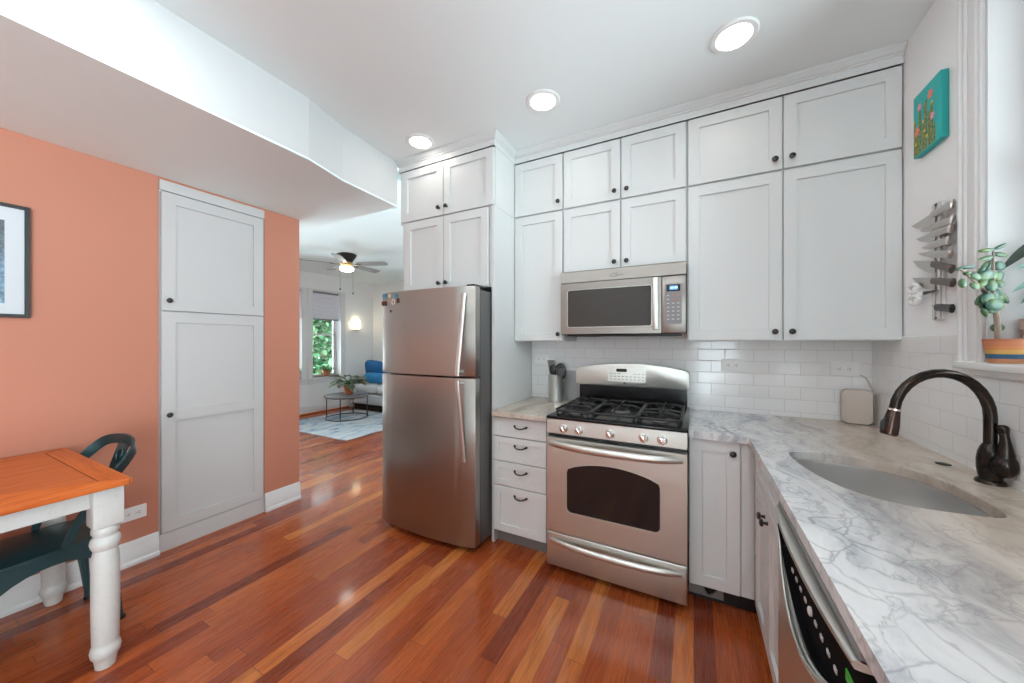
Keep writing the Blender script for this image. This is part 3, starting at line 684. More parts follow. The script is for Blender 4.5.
# ================================================================== RANGE
RX0, RX1, RY = -0.788, -0.030, 1.974
rg = thing('range', 'stainless steel gas range with arched backguard between base cabinets', 'stove', ((RX0+RX1)/2, 2.35, 0))
MB().box(RX0+0.004, RX1-0.004, RY+0.045, 2.69, 0.03, 0.912).build('body', 'black_plastic', rg)
for x in (RX0+0.05, RX1-0.05):
    for y in (RY+0.09, 2.64): MB().lathe([(0.018, 0), (0.018, 0.01), (0.012, 0.0295)], (x, y, 0), 'z', 12).build('foot', 'black_plastic', rg)
def steel_panel(x0, x1, z0, z1, y, th, crown=0.006):
    """front panel with softly turned edges"""
    mb = MB(); mb.box(x0, x1, y, y+th, z0, z1, crown, 3); return mb
dw_ = steel_panel(RX0, RX1, 0.042, 0.240, RY, 0.042).build('drawer', 'steel', rg)
def bow_handle(x0, x1, z, y, out, rad, parent, sag=0.0, mname='steel_handle', seg=24):
    pts = []; rs = []
    for k in range(seg+1):
        t = -1 + 2*k/seg
        o_ = out*(1 - abs(t)**2.6)
        pts.append(((x0+x1)/2 + t*(x1-x0)/2, y - o_ - rad*0.3, z + sag*(1-t*t)))
        rs.append(rad*(0.55 + 0.45*(1-abs(t)**6)))
    return MB().tube(pts, rs, 12, flat=(1.25, 0.8), up=(0, 0, 1)).build('handle', mname, parent)
bow_handle(-0.765, -0.055, 0.196, RY, 0.040, 0.015, dw_)
dr = MB()
win = [(-0.661+0.03, 0.375)]
# oven door with its window cut out of the outline
def arcwin(x0, x1, zb, zs, zm, r, n=14):
    pts = []
    for k in range(5):
        a = PI + PI/2*k/4; pts.append((x0+r+r*math.cos(a), zb+r+r*math.sin(a)))
    for k in range(5):
        a = 1.5*PI + PI/2*k/4; pts.append((x1-r+r*math.cos(a), zb+r+r*math.sin(a)))
    pts.append((x1, zs-r*0.9)); pts.append((x1-r*0.25, zs-r*0.2))
    for k in range(1, n):
        t = 1-2*k/n
        pts.append(((x0+x1)/2 + t*((x1-x0)/2-r*0.4), zs + (zm-zs)*(1-t*t)))
    pts.append((x0+r*0.25, zs-r*0.2)); pts.append((x0, zs-r*0.9))
    return pts
ow = arcwin(-0.663, -0.155, 0.378, 0.640, 0.684, 0.03)
def plate_hole(outer, hole_, y0, y1, bev=0.0):
    """plate in XZ with a hole"""
    mb = MB(); bm = mb.bm; S = []
    for y in (y0, y1):
        S.append([[bm.verts.new((x, y, z)) for x, z in lp] for lp in (outer, hole_)])
    for st_ in S:
        es = [bm.edges.new((lp[i], lp[(i+1) % len(lp)])) for lp in st_ for i in range(len(lp))]
        bmesh.ops.triangle_fill(bm, use_beauty=True, edges=es)
    for a, b_ in zip(*S):
        for i in range(len(a)): bm.faces.new([a[i], a[(i+1) % len(a)], b_[(i+1) % len(a)], b_[i]])
    return mb
do = plate_hole(rrect(RX0, RX1, 0.248, 0.806, 0.008, 3), ow, RY, RY+0.040).build('oven_door', 'steel', rg, sharp=50)
MB().prism(ow, RY+0.004, RY+0.010, 'y').build('window_glass', 'black_glass', do)
wr = [Vector((x, RY-0.0005, z)) for x, z in ow]
MB().tube(wr, 0.0025, 6, closed=True).build('window_rim', 'steel_handle', do)
bow_handle(-0.768, -0.053, 0.772, RY, 0.052, 0.017, do)
cp = MB().prism([(RY+0.002, 0.832), (RY+0.010, 0.829), (RY+0.05, 0.829), (RY+0.05, 0.918), (RY+0.012, 0.918), (RY+0.004, 0.914)], RX0, RX1, 'x').build('control_panel', 'steel', rg)
for x in (-0.682, -0.590, -0.414, -0.238, -0.147):
    kx = Matrix.Translation((x, RY+0.0025, 0.866)) @ Matrix.Rotation(PI/2, 4, 'X')
    mb = MB(kx).lathe([(0.025, 0.0), (0.025, 0.004), (0.021, 0.006), (0.020, 0.022), (0.017, 0.027), (0.001, 0.028)], (0, 0, 0), 'z', 24)
    kb = mb.build('knob', 'chrome', rg)
    MB(kx @ Matrix.Rotation(0.5, 4, 'Z')).box(-0.006, 0.006, -0.020, 0.020, 0.0255, 0.034, 0.003, 2).build('grip', 'chrome', kb)
# cooktop
ckt = MB().box(RX0-0.002, RX1+0.006, RY-0.004, 2.665, 0.9185, 0.934, 0.005, 2).build('cooktop', 'black_enamel', rg)
MB().box(RX0+0.03, RX1-0.025, RY+0.05, 2.56, 0.9342, 0.9355, 0.0005).build('spill_tray', 'black_enamel', ckt)
burners = [(-0.655, 2.12, 0.042), (-0.655, 2.44, 0.034), (-0.412, 2.28, 0.05), (-0.165, 2.12, 0.046), (-0.165, 2.44, 0.036)]
for bxx, byy, br in burners:
    bb = MB().lathe([(br*1.15, 0.9357), (br*1.15, 0.940), (br, 0.944), (br, 0.950)], (bxx, byy, 0), 'z', 20).build('burner', 'case_grey', rg)
    MB().lathe([(br*0.9, 0.9502), (br*0.92, 0.955), (br*0.8, 0.9585), (0.001, 0.959)], (bxx, byy, 0), 'z', 20).build('burner_cap', 'black_iron', bb)
def grate(x0, x1, y0, y1, cs):
    mb = MB(); zt = 0.972; h = 0.0065
    fr_ = [(x0, y0), (x1, y0), (x1, y1), (x0, y1)]
    rp = [(p[0], p[1]) for p in rrect(x0, x1, y0, y1, 0.03, 4)]
    mb.tube([(x, y, zt-0.012) for x, y in rp], 0.0075, 8, closed=True)
    for (cx2, cy2) in cs:
        mb.tube([(cx2+0.052*math.cos(a*PI/8), cy2+0.052*math.sin(a*PI/8), zt-0.004) for a in range(16)], 0.0045, 6, closed=True)
        for ax in range(4):
            a = ax*PI/2 + PI/4*0
            dx, dy = math.cos(a), math.sin(a)
            ex = x1 if dx > 0.5 else (x0 if dx < -0.5 else cx2); ey = y1 if dy > 0.5 else (y0 if dy < -0.5 else cy2)
            if abs(dx) > 0.5: end = (ex, cy2)
            else:
                lim = [q for q in (y0, y1) + tuple((cs[0][1]+cs[-1][1])/2 for _ in (0,)) if (q-cy2)*dy > 0.02]
                end = (cx2, min(lim, key=lambda q: abs(q-cy2)))
            st_ = (cx2+dx*0.022, cy2+dy*0.022)
            mid = ((st_[0]+end[0])/2, (st_[1]+end[1])/2)
            mb.tube(catmull([(st_[0], st_[1], zt+0.004), (mid[0], mid[1], zt+0.006), (end[0], end[1], zt-0.010)], 4), [0.0055]*9, 8, flat=(1.3, 0.8), up=(0, 0, 1))
    if len(cs) > 1:
        ym = (cs[0][1]+cs[-1][1])/2; mb.tube([(x0, ym, zt-0.01), ((x0+x1)/2, ym, zt), (x1, ym, zt-0.01)], 0.0065, 8)
    for x, y in fr_:
        mb.tube([(x+(0.012 if x == x0 else -0.012), y+(0.012 if y == y0 else -0.012), 0.9358), (x+(0.01 if x == x0 else -0.01), y+(0.01 if y == y0 else -0.01), zt-0.012)], 0.007, 8)
    return mb.build('grate', 'black_iron', rg)
grate(-0.755, -0.545, 2.03, 2.535, [(-0.655, 2.12), (-0.655, 2.44)])
grate(-0.535, -0.285, 2.03, 2.535, [(-0.412, 2.28)])
grate(-0.275, -0.060, 2.03, 2.535, [(-0.165, 2.12), (-0.165, 2.44)])
# backguard
MB().box(RX0+0.012, RX1-0.010, 2.615, 2.695, 0.9345, 1.060).build('back_riser', 'black_enamel', rg)
bgp = []
x0, x1 = -0.802, -0.024
for k in range(5): a = PI + PI/2*k/4; bgp.append((x0+0.02+0.02*math.cos(a), 1.054+0.02+0.02*math.sin(a)))
for k in range(5): a = 1.5*PI + PI/2*k/4; bgp.append((x1-0.02+0.02*math.cos(a), 1.054+0.02+0.02*math.sin(a)))
for k in range(4): a = PI/2*k/4; bgp.append((x1-0.035+0.035*math.cos(a), 1.152+0.03*math.sin(a)))
for k in range(0, 17):
    t = 1-2*k/16; bgp.append(((x0+x1)/2 + t*((x1-x0)/2-0.035), 1.182 + 0.038*(1-t*t)))
for k in range(1, 5): a = PI/2 + PI/2*k/4; bgp.append((x0+0.035+0.035*math.cos(a), 1.152+0.03*math.sin(a)))
bk = MB().prism(bgp, 2.606, 2.698, 'y', 0.006, 2).build('backguard', 'steel', rg)
MB().prism(rrect(-0.500, -0.425, 1.160, 1.182, 0.006), 2.6045, 2.6062, 'y').build('clock_display', 'black_glass', bk)
mb = MB()
mb.prism(rrect(-0.560, -0.300, 1.090, 1.190, 0.008), 2.6055, 2.6062, 'y')
mb.build('touch_panel', 'steel', bk)
mb = MB()
for r_ in range(3):
    for c_ in range(9):
        if r_ == 2 and 2 < c_ < 6: continue
        x = -0.545 + c_*0.0275; z = 1.103 + r_*0.021
        mb.box(x, x+0.016, 2.6047, 2.6056, z, z+0.005)
mb.build('button_print', 'case_grey', bk)
kx = Matrix.Translation((-0.442, 2.6058, 1.080)) @ Matrix.Rotation(PI/2, 4, 'X')
MB(kx).lathe([(0.0095, 0.0), (0.0095, 0.0012), (0.001, 0.0014)], (0, 0, 0), 'z', 18).build('badge', 'case_grey', bk)

# ================================================================== MICROWAVE
MX0, MX1, MY, MZ0, MZ1 = -0.826, -0.041, 2.330, 1.424, 1.8605
mw = thing('microwave', 'stainless over-the-range microwave mounted under the cabinet above the range', 'microwave', ((MX0+MX1)/2, 2.5, MZ0))
MB().box(MX0+0.002, MX1-0.002, MY+0.035, YB-0.010, MZ0+0.004, MZ1).build('body', 'black_plastic', mw)
MB().box(MX0+0.03, MX1-0.03, MY+0.05, 2.62, MZ0-0.010, MZ0+0.0035, 0.004).build('vent_grille', 'black_plastic', mw)
vb = MB().prism([(MY-0.004, 1.781), (MY+0.036, 1.781), (MY+0.036, MZ1-0.001), (MY+0.008, MZ1-0.001), (MY+0.001, MZ1-0.008)], MX0, MX1, 'x').build('vent_band', 'steel_microwave', mw)
mwwin = rrect(-0.774, -0.236, 1.478, 1.727, 0.012, 4)
md = plate_hole(rrect(MX0, -0.178, 1.430, 1.7765, 0.006, 3), mwwin, MY, MY+0.034).build('door', 'steel_microwave', mw, sharp=50)
MB().prism(mwwin, MY+0.003, MY+0.008, 'y').build('window_glass', 'mw_glass', md)
MB().tube([Vector((x, MY-0.0003, z)) for x, z in rrect(-0.777, -0.233, 1.475, 1.730, 0.014, 4)], 0.0022, 6, closed=True).build('window_rim', 'steel_handle', md)
mb = MB().box(-0.224, -0.194, MY-0.026, MY-0.012, 1.452, 1.772, 0.005, 2).box(-0.219, -0.199, MY-0.013, MY-0.0005, 1.462, 1.482).box(-0.219, -0.199, MY-0.013, MY-0.0005, 1.742, 1.762)
mb.build('handle', 'steel_handle', md)
pn = MB().box(-0.175, MX1, MY, MY+0.034, 1.430, 1.7765, 0.005, 2).build('control_panel', 'steel_microwave', mw)
MB().prism(rrect(-0.157, -0.064, 1.484, 1.730, 0.008), MY-0.0012, MY+0.0004, 'y').build('keypad', 'grey_plastic', pn)
dsp = MB().prism(rrect(-0.148, -0.074, 1.682, 1.722, 0.004), MY-0.0024, MY-0.0013, 'y').build('display', 'black_glass', pn)
dsp.parent = pn
MB().box(-0.132, -0.088, MY-0.0032, MY-0.0025, 1.690, 1.716).build('display_screen', 'screen_blue', pn)
mb = MB()   # clock digits on the lit screen: 12:00 style segments are unreadable in the photo; short bars only
for i, x in enumerate((-0.126, -0.116, -0.104, -0.094)): mb.box(x, x+0.006, MY-0.0037, MY-0.0033, 1.697, 1.710)
mb.build('display_digits', 'digit_light', pn)
mb = MB()
for r_ in range(7):
    for c_ in range(3):
        x = -0.147 + c_*0.028; z = 1.655 - r_*0.024
        if r_ < 2 and c_ > 0: continue
        mb.box(x, x+0.014, MY-0.0020, MY-0.0013, z, z+0.005)
mb.build('key_print', 'print_grey', pn)
mb = MB()
for r_ in range(2):
    for c_ in (1, 2):
        x = -0.147 + c_*0.028; z = 1.655 - r_*0.024
        mb.box(x, x+0.014, MY-0.0020, MY-0.0013, z, z+0.005)
mb.build('key_print_red', 'print_red', pn)
# small swirl and script mark on the vent band
mb = MB(); yl = MY-0.0035
mb.tube([(-0.455+0.030*math.cos(a*0.42), yl+0.001, 1.812+0.010*math.sin(a*0.42)+0.004*math.cos(a*0.42)) for a in range(2, 14)], 0.0014, 6)
for x0_, hh in ((-0.452, 0.014), (-0.442, 0.009), (-0.433, 0.012), (-0.424, 0.008), (-0.416, 0.013), (-0.408, 0.008)):
    mb.tube([(x0_, yl+0.001, 1.806), (x0_+0.004, yl+0.001, 1.806+hh), (x0_+0.007, yl+0.001, 1.807)], 0.0011, 6)
mb.build('logo', 'dark_metal', vb)

# ================================================================== FRIDGE
FX0, FX1, FYF = -2.078, -1.248, 1.885
fg = thing('refrigerator', 'stainless steel top-freezer refrigerator with two long curved handles', 'refrigerator', ((FX0+FX1)/2, 2.3, 0))
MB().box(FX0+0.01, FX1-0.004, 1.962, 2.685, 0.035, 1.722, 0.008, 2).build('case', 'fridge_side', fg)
MB().box(FX0+0.03, FX1-0.03, 1.955, 1.99, 0.004, 0.0345).build('base_grille', 'black_plastic', fg)
for x in (FX0+0.08, FX1-0.06):
    for y in (2.02, 2.62): MB().lathe([(0.02, 0), (0.02, 0.012), (0.014, 0.0345)], (x, y, 0), 'z', 10).build('foot', 'black_plastic', fg)
def fdoor(z0, z1):
    pts = []; n_ = 16; xc = (FX0+FX1)/2; hw = (FX1-FX0)/2
    for k in range(n_+1):
        t = -1 + 2*k/n_
        pts.append((xc + t*hw, FYF - 0.030*(1-t*t) + (0.010 if k in (0, n_) else 0.0)))
    pts += [(FX1, 1.948), (FX0, 1.948)]
    return MB().prism(pts, z0, z1, 'z', 0.006, 2).build('door', 'steel_fridge', fg, sharp=28)
d1 = fdoor(0.045, 1.139); d2 = fdoor(1.151, 1.738)
MB().box(FX0+0.02, FX1-0.012, 1.9485, 1.9615, 0.05, 1.72).build('door_gasket', 'black_plastic', fg)
MB().box(FX1-0.075, FX1-0.01, 1.90, 2.01, 1.7385, 1.752, 0.004).build('hinge_cover', 'black_plastic', fg)
MB().box(FX1-0.06, FX1-0.004, 1.90, 1.97, 1.1405, 1.1495).build('hinge', 'dark_metal', fg)
def fhandle(x, zfar, znear, par):
    """flat bar fixed at the far end, standing off the door most near the seam"""
    pts = []; n_ = 18
    for k in range(n_+1):
        t = k/n_; o_ = 0.010 + 0.050*min(1, t/0.92)**1.1
        pts.append((x - 0.016*t, FYF - 0.010 - o_, zfar + (znear-zfar)*t))
    h = MB().tube(pts, [1.0]*(n_+1), 12, flat=(0.0165, 0.0065), up=(1, 0, 0)).build('handle', 'steel_handle', par)
    for t, z in ((0.02, zfar), (0.96, znear)):
        zz = zfar + (znear-zfar)*t; o_ = 0.010 + 0.050*min(1, t/0.92)**1.1
        MB().tube([(x - 0.016*t, FYF-0.006, zz), (x - 0.016*t, FYF-0.008-o_, zz)], [1.0]*2, 10, flat=(0.012, 0.012), up=(0, 0, 1)).build('handle_post', 'steel_handle', h)
    return h
fhandle(-1.318, 1.690, 1.160, d2); fhandle(-1.318, 0.600, 1.130, d1)
# fridge magnets in the top left corner of the freezer door
def mag_y(x): t = (x-(FX0+FX1)/2)/((FX1-FX0)/2); return FYF - 0.030*(1-t*t) - 0.0008
mags = [(-2.036, 1.715, 0.030, 0.024, 'magnet_blue', 'blue rectangular magnet at top left corner of fridge door'),
        (-1.975, 1.712, 0.022, 0.020, 'magnet_pale', 'pale square magnet near top edge of freezer door'),
        (-1.905, 1.708, 0.024, 0.024, 'magnet_blue', 'blue square magnet rightmost in the cluster along fridge top'),
        (-2.036, 1.660, 0.040, 0.026, 'magnet_dark', 'wide dark red magnet at left edge of freezer door'),
        (-1.885, 1.672, 0.018, 0.028, 'magnet_dark', 'tall narrow dark magnet right of the ring magnet on fridge'),
        (-1.975, 1.672, 0.026, 0.018, 'terracotta_pale', 'brownish pink magnet between dark and ring magnets on fridge'),
        (-1.965, 1.600, 0.014, 0.013, 'magnet_dark', 'tiny dark magnet lowest on the freezer door')]
for x, z, ww, hh, mm, lb in mags:
    y = mag_y(x - ww/2*0) ; y = min(mag_y(x-ww), mag_y(x+ww), y)
    tag(MB().prism(rrect(x-ww/2*1.2, x+ww/2*1.2, z-hh/2*1.2, z+hh/2*1.2, 0.004, 2), y-0.004, y, 'y').build('fridge_magnet', mm), lb, 'magnet', 'magnets on the freezer door')
y = mag_y(-1.93) - 0.001
kx = Matrix.Translation((-1.932, y, 1.665)) @ Matrix.Rotation(PI/2, 4, 'X')
tag(MB(kx).tube([(0.014*math.cos(a*PI/8), 0.018*math.sin(a*PI/8), 0.005) for a in range(16)], 0.005, 8, closed=True).build('fridge_magnet', 'magnet_pale'), 'white ring-shaped magnet on the freezer door', 'magnet', 'magnets on the freezer door')

# ================================================================== DISHWASHER
DY0, DY1, DXF = 0.757, 1.369, 0.236
dwm = thing('dishwasher', 'stainless dishwasher with bowed handle and black control strip under counter', 'dishwasher', (0.55, 1.06, 0))
MB().box(0.285, 0.880, DY0+0.004, DY1-0.004, 0.06, 0.8775).build('tub', 'black_plastic', dwm)
MB().box(0.33, 0.86, DY0+0.01, DY1-0.01, 0.0, 0.0595).build('toe_kick', 'black_plastic', dwm)
yc, hw = (DY0+DY1)/2, (DY1-DY0)/2
def zarc(t): return 0.662 + 0.150*abs(t)**2.0
# lower steel door: top edge sags in the middle, face bows outward
mb = MB(); n_ = 20; F = []; Bk = []
for k in range(n_+1):
    t = -1 + 2*k/n_; y = yc + t*hw; x = DXF - 0.020*(1-t*t)
    F.append([mb._v((x, y, 0.115)), mb._v((x, y, 0.4)), mb._v((x, y, zarc(t)-0.012)), mb._v((x+0.012, y, zarc(t)))]); Bk.append([mb._v((0.28, y, 0.115)), mb._v((0.28, y, 0.4)), mb._v((0.28, y, zarc(t)-0.006)), mb._v((0.28, y, zarc(t)))])
for k in range(n_):
    for j in range(3):
        mb.bm.faces.new([F[k][j], F[k+1][j], F[k+1][j+1], F[k][j+1]]); mb.bm.faces.new([Bk[k][j], Bk[k][j+1], Bk[k+1][j+1], Bk[k+1][j]])
    mb.bm.faces.new([F[k][0], Bk[k][0], Bk[k+1][0], F[k+1][0]]); mb.bm.faces.new([F[k][3], F[k+1][3], Bk[k+1][3], Bk[k][3]])
for S in (0, n_): mb.bm.faces.new([F[S][0], F[S][1], F[S][2], F[S][3], Bk[S][3], Bk[S][2], Bk[S][1], Bk[S][0]])
ddoor = mb.build('door', 'steel', dwm, sharp=40)
MB().tube([(DXF - 0.020*(1-t*t) + 0.002, yc+t*hw, zarc(t)-0.004) for t in [-1+2*k/20 for k in range(21)]], 0.0045, 8).build('pocket_rim', 'steel_handle', ddoor)
# black control strip filling the lens between arc and lip
pts = [(yc + t*hw, zarc(t)+0.001) for t in [-1+2*k/20 for k in range(21)]] + [(yc+hw, 0.846), (yc-hw, 0.846)]
cst = MB().prism(pts, 0.247, 0.279, 'x').build('control_strip', 'strip_black', dwm)
_ts = [-0.97+1.94*k/20 for k in range(21)]
MB().prism([(yc + t*hw, zarc(t)+0.0008) for t in _ts] + [(yc + t*hw, zarc(t)+0.0028) for t in _ts[::-1]], 0.2325, 0.2469, 'x').build('pocket_floor', 'strip_black', dwm)
for i in range(9):
    y = 1.235 - i*0.042
    if i == 4: continue
    xb = Matrix.Translation((0.2468, y, 0.735)) @ Matrix.Rotation(-PI/2, 4, 'Y')
    b_ = MB(xb).box(-0.005, 0.005, -0.008, 0.008, 0.0, 0.003, 0.0012, 2).build('button', 'print_grey', cst)
xb = Matrix.Translation((0.2468, 1.235-4*0.042, 0.735)) @ Matrix.Rotation(-PI/2, 4, 'Y')
MB(xb).lathe([(0.0105, 0.0), (0.0105, 0.004), (0.007, 0.006)], (0, 0, 0), 'z', 18).build('start_button', 'white_plastic', cst)
xb = Matrix.Translation((0.2468, 0.825, 0.772)) @ Matrix.Rotation(-PI/2, 4, 'Y')
MB(xb).box(-0.010, 0.010, -0.022, 0.022, 0, 0.002).build('status_display', 'screen_green', cst)
MB().box(0.236, 0.279, DY0+0.002, DY1-0.002, 0.8605, 0.8770, 0.002).build('top_strip', 'case_grey', dwm)
# bowed lip under the flat top strip
mb = MB(); rings = []
for k in range(n_+1):
    t = -1 + 2*k/n_; y = yc + t*hw*0.999; b0 = 0.016*(1-abs(t)**2.2)
    sec = [(0.279, 0.8600), (0.240-b0*0.5, 0.8600), (0.233-b0*0.8, 0.8625), (0.228-b0, 0.860), (0.226-b0, 0.853), (0.230-b0, 0.847), (0.240-b0*0.9, 0.846), (0.279, 0.8465)]
    rings.append([mb._v((x, y, z)) for x, z in sec])
for A, B in zip(rings, rings[1:]):
    for k in range(8): mb.bm.faces.new([A[k], A[(k+1) % 8], B[(k+1) % 8], B[k]])
mb.bm.faces.new(rings[0]); mb.bm.faces.new(rings[-1][::-1])
mb.build('handle', 'steel_handle', dwm, sharp=50)

# ================================================================== PANTRY IN THE CORAL WALL
pt = thing('pantry_cabinet', 'tall grey built-in pantry with two stacked doors in the coral wall', 'cabinet', (-3.1, 1.285, 0))
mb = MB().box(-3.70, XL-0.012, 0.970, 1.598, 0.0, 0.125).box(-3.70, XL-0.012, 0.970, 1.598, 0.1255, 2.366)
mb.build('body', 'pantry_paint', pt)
MB().box(XL-0.0115, XL+0.010, 0.970, 1.598, 2.368, 2.436, 0.003).build('header', 'pantry_paint', pt)
MB().box(XL-0.0115, XL+0.004, 0.970, 1.598, 0.0, 0.118, 0.002).build('toe_board', 'pantry_paint', pt)
xp = frame_xf((XL+0.012, 0, 0), (0, 1, 0), (1, 0, 0))
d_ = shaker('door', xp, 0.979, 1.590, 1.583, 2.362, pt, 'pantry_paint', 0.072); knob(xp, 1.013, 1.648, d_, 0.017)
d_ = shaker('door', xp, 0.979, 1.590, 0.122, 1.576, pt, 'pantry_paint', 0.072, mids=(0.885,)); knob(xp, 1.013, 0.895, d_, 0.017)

# ================================================================== OUTLETS
def outlet(label, xf, u, v, wd=0.116, h=0.075):
    t_ = thing('wall_outlet', label, 'outlet', xf @ Vector((u, v, 0.001)))
    mb = MB(xf @ Matrix.Translation((u, v, 0)))
    mb.prism(rrect(-wd/2, wd/2, -h/2, h/2, 0.005, 2), 0.0008, 0.006, 'z', 0.0015); mb.build('cover_plate', 'white_plastic', t_)
    for s_ in (-1, 1):
        mb = MB(xf @ Matrix.Translation((u + s_*0.022, v, 0))); mb.prism(rrect(-0.0165, 0.0165, -0.014, 0.014, 0.005, 2), 0.0062, 0.0085, 'z')
        f_ = mb.build('socket', 'white_gloss', t_)
        mb = MB(xf @ Matrix.Translation((u + s_*0.022, v, 0)))
        mb.box(-0.004, 0.006, 0.004, 0.0065, 0.0086, 0.0092).box(-0.004, 0.006, -0.0065, -0.004, 0.0086, 0.0092).box(-0.011, -0.007, -0.002, 0.002, 0.0086, 0.0092)
        mb.build('slots', 'dark_slot', f_)
    return t_
xt = XFB(YB-0.008)
outlet('white double outlet on the tile just right of the range backguard', xt, 0.224, 1.222, 0.128, 0.080)
outlet('white double outlet on the tile at the right corner above beige box', xt, 0.779, 1.218, 0.128, 0.080)
outlet('white double outlet on the tile behind the utensil crock', xt, -1.125, 1.232, 0.120, 0.078)
outlet('white double outlet low on the coral wall behind the table leg', frame_xf((XL, 0, 0), (0, 1, 0), (1, 0, 0)), 0.853, 0.313, 0.116, 0.082)

# ================================================================== COUNTER OBJECTS
ck = thing('utensil_crock', 'brushed steel utensil crock on the left countertop', 'utensil holder', (-0.955, 2.60, 0.9145))
MB().lathe([(0.060, 0.9145), (0.064, 0.918), (0.064, 1.120), (0.066, 1.124), (0.062, 1.124), (0.060, 1.118), (0.060, 0.925), (0.001, 0.924)], (-0.955, 2.60, 0), 'z', 28, caps=False).build('cup', 'steel_handle', ck)
def utensil(label, name, base, top, hd_, mname):
    t_ = thing(name, label, 'utensil', base, 0, 'utensils in the steel crock')
    MB().tube([base, top], 0.006, 8).build('shaft', mname, t_)
    hd_(t_, Vector(top)); return t_
def spat(t_, p):
    xf_ = Matrix.Translation(p) @ Matrix.Rotation(-0.14, 4, 'Y') @ Matrix.Rotation(-0.3, 4, 'Z')
    MB(xf_).prism([(-0.027, -0.01), (0.027, -0.01), (0.034, 0.10), (-0.034, 0.105)], -0.003, 0.003, 'y').build('blade', 'case_grey', t_)
def spoon(t_, p):
    xf_ = Matrix.Translation(p) @ Matrix.Rotation(0.1, 4, 'Y')
    mb = MB(xf_).ell((0, 0, 0.06), (0.049, 0.012, 0.068), None, 20, 10); mb.build('bowl', 'black_plastic', t_)
    mb = MB(xf_)
    for i in range(-2, 3): mb.tube([(i*0.013, -0.0115, 0.035), (i*0.013, -0.0135, 0.06), (i*0.013, -0.0115, 0.09)], 0.003, 6)
    mb.build('slots', 'case_grey', t_)
def spoon2(t_, p):
    MB(Matrix.Translation(p)).ell((0, 0, 0.03), (0.030, 0.012, 0.040), None, 16, 8).build('bowl', 'black_plastic', t_)
utensil('grey flat spatula standing leftmost in the steel crock', 'spatula', (-0.970, 2.605, 0.928), (-0.992, 2.61, 1.130), spat, 'case_grey')
utensil('large black slotted spoon on the right in the steel crock', 'slotted_spoon', (-0.935, 2.595, 0.928), (-0.922, 2.580, 1.085), spoon, 'black_plastic')
utensil('small black spoon between spatula and slotted spoon in crock', 'serving_spoon', (-0.955, 2.575, 0.928), (-0.972, 2.562, 1.13), spoon2, 'black_plastic')
cb = MB(Matrix.Translation((-0.866, 2.700, 0.9145)) @ Matrix.Rotation(-0.07, 4, 'X')).box(-0.055, 0.055, -0.006, 0.006, 0, 0.235, 0.003)
mat('board_grey', (0.42, 0.42, 0.41), 0.3)
tag(cb.build('cutting_board', 'board_grey'), 'grey cutting board leaning on the tile between crock and range', 'cutting board')
# beige rounded device in the corner with a cable to the outlet
bx_ = thing('speaker', 'beige rounded box standing on the counter in the back right corner', 'speaker', (0.815, 2.655, 0.9145), math.radians(-14))
mb = MB(); mb.prism(rrect(-0.062, 0.062, 0.004, 0.192, 0.022, 5), -0.028, 0.028, 'y', 0.006, 3); mb.build('housing', 'beige_plastic', bx_, local=True)
MB().box(-0.048, 0.048, -0.022, 0.022, 0.0, 0.0035).build('foot', 'black_plastic', bx_, local=True)
cab = catmull([(0.845, 2.703, 1.185), (0.868, 2.695, 1.17), (0.886, 2.675, 1.11), (0.890, 2.655, 1.03), (0.888, 2.65, 0.96), (0.880, 2.665, 0.921)], 5)
tag(MB().tube(cab, 0.0028, 6).build('power_cable', 'orange_wire'), 'thin cable hanging from the corner outlet beside the beige box', 'cable')

# ================================================================== RIGHT WALL: PAINTING, KNIVES
cv = thing('canvas_painting', 'small teal canvas painting of flowering cacti on the grey right wall', 'painting', (0.89, 2.14, 2.198))
MB().box(XR-0.026, XR-0.001, 2.045, 2.240, 2.198, 2.470, 0.002).build('canvas', 'canvas_teal', cv)
xc_ = XR-0.0262
rnd = random.Random(3)
mb = MB()
cyf = lambda y: 2.045 + (y-2.05)*0.77; czf = lambda z: 2.198 + (z-2.215)*0.98
for y0_, wd_, z1_ in ((2.285, 0.018, 2.38), (2.262, 0.020, 2.33), (2.235, 0.022, 2.41), (2.205, 0.018, 2.34), (2.18, 0.024, 2.43), (2.15, 0.016, 2.37), (2.125, 0.022, 2.40), (2.10, 0.014, 2.30)):
    y0_ = cyf(y0_); z1_ = czf(z1_); wd_ *= 0.8
    pts_ = [(y0_-wd_/2, 2.203), (y0_+wd_/2, 2.203), (y0_+wd_/2, z1_-0.012), (y0_+wd_/4, z1_), (y0_-wd_/4, z1_), (y0_-wd_/2, z1_-0.012)]
    mb.prism(pts_, xc_-0.0006, xc_, 'x')
mb.build('painted_cacti', 'canvas_green', cv)
def blobs(name, pos, r, mm):
    for y, z in pos:
        y = cyf(y); z = czf(z)
        pts_ = [(y + r*(0.80 + 0.20*math.cos(6*q*PI/18))*math.cos(q*PI/18), z + r*(0.80 + 0.20*math.cos(6*q*PI/18))*math.sin(q*PI/18)) for q in range(36)]
        MB().prism(pts_, xc_-0.0014, xc_-0.0007, 'x').build(name, mm, cv)
blobs('painted_flower', [(2.262, 2.325), (2.135, 2.436)], 0.022, 'flower_coral')
blobs('painted_flower', [(2.236, 2.425), (2.115, 2.335)], 0.018, 'flower_pink')
blobs('painted_flower', [(2.29, 2.375), (2.12, 2.395), (2.20, 2.345), (2.19, 2.30), (2.275, 2.27), (2.165, 2.27)], 0.008, 'flower_yellow')
mat('knife_steel', (0.52, 0.48, 0.45), 0.35, 1.0)
mr = thing('knife_rack', 'vertical steel magnetic knife rack on the grey right wall', 'knife rack', (0.89, 2.09, 1.466))
MB().box(XR-0.012, XR-0.001, 2.064, 2.126, 1.466, 1.952, 0.002).build('backing', 'wall_grey', mr)
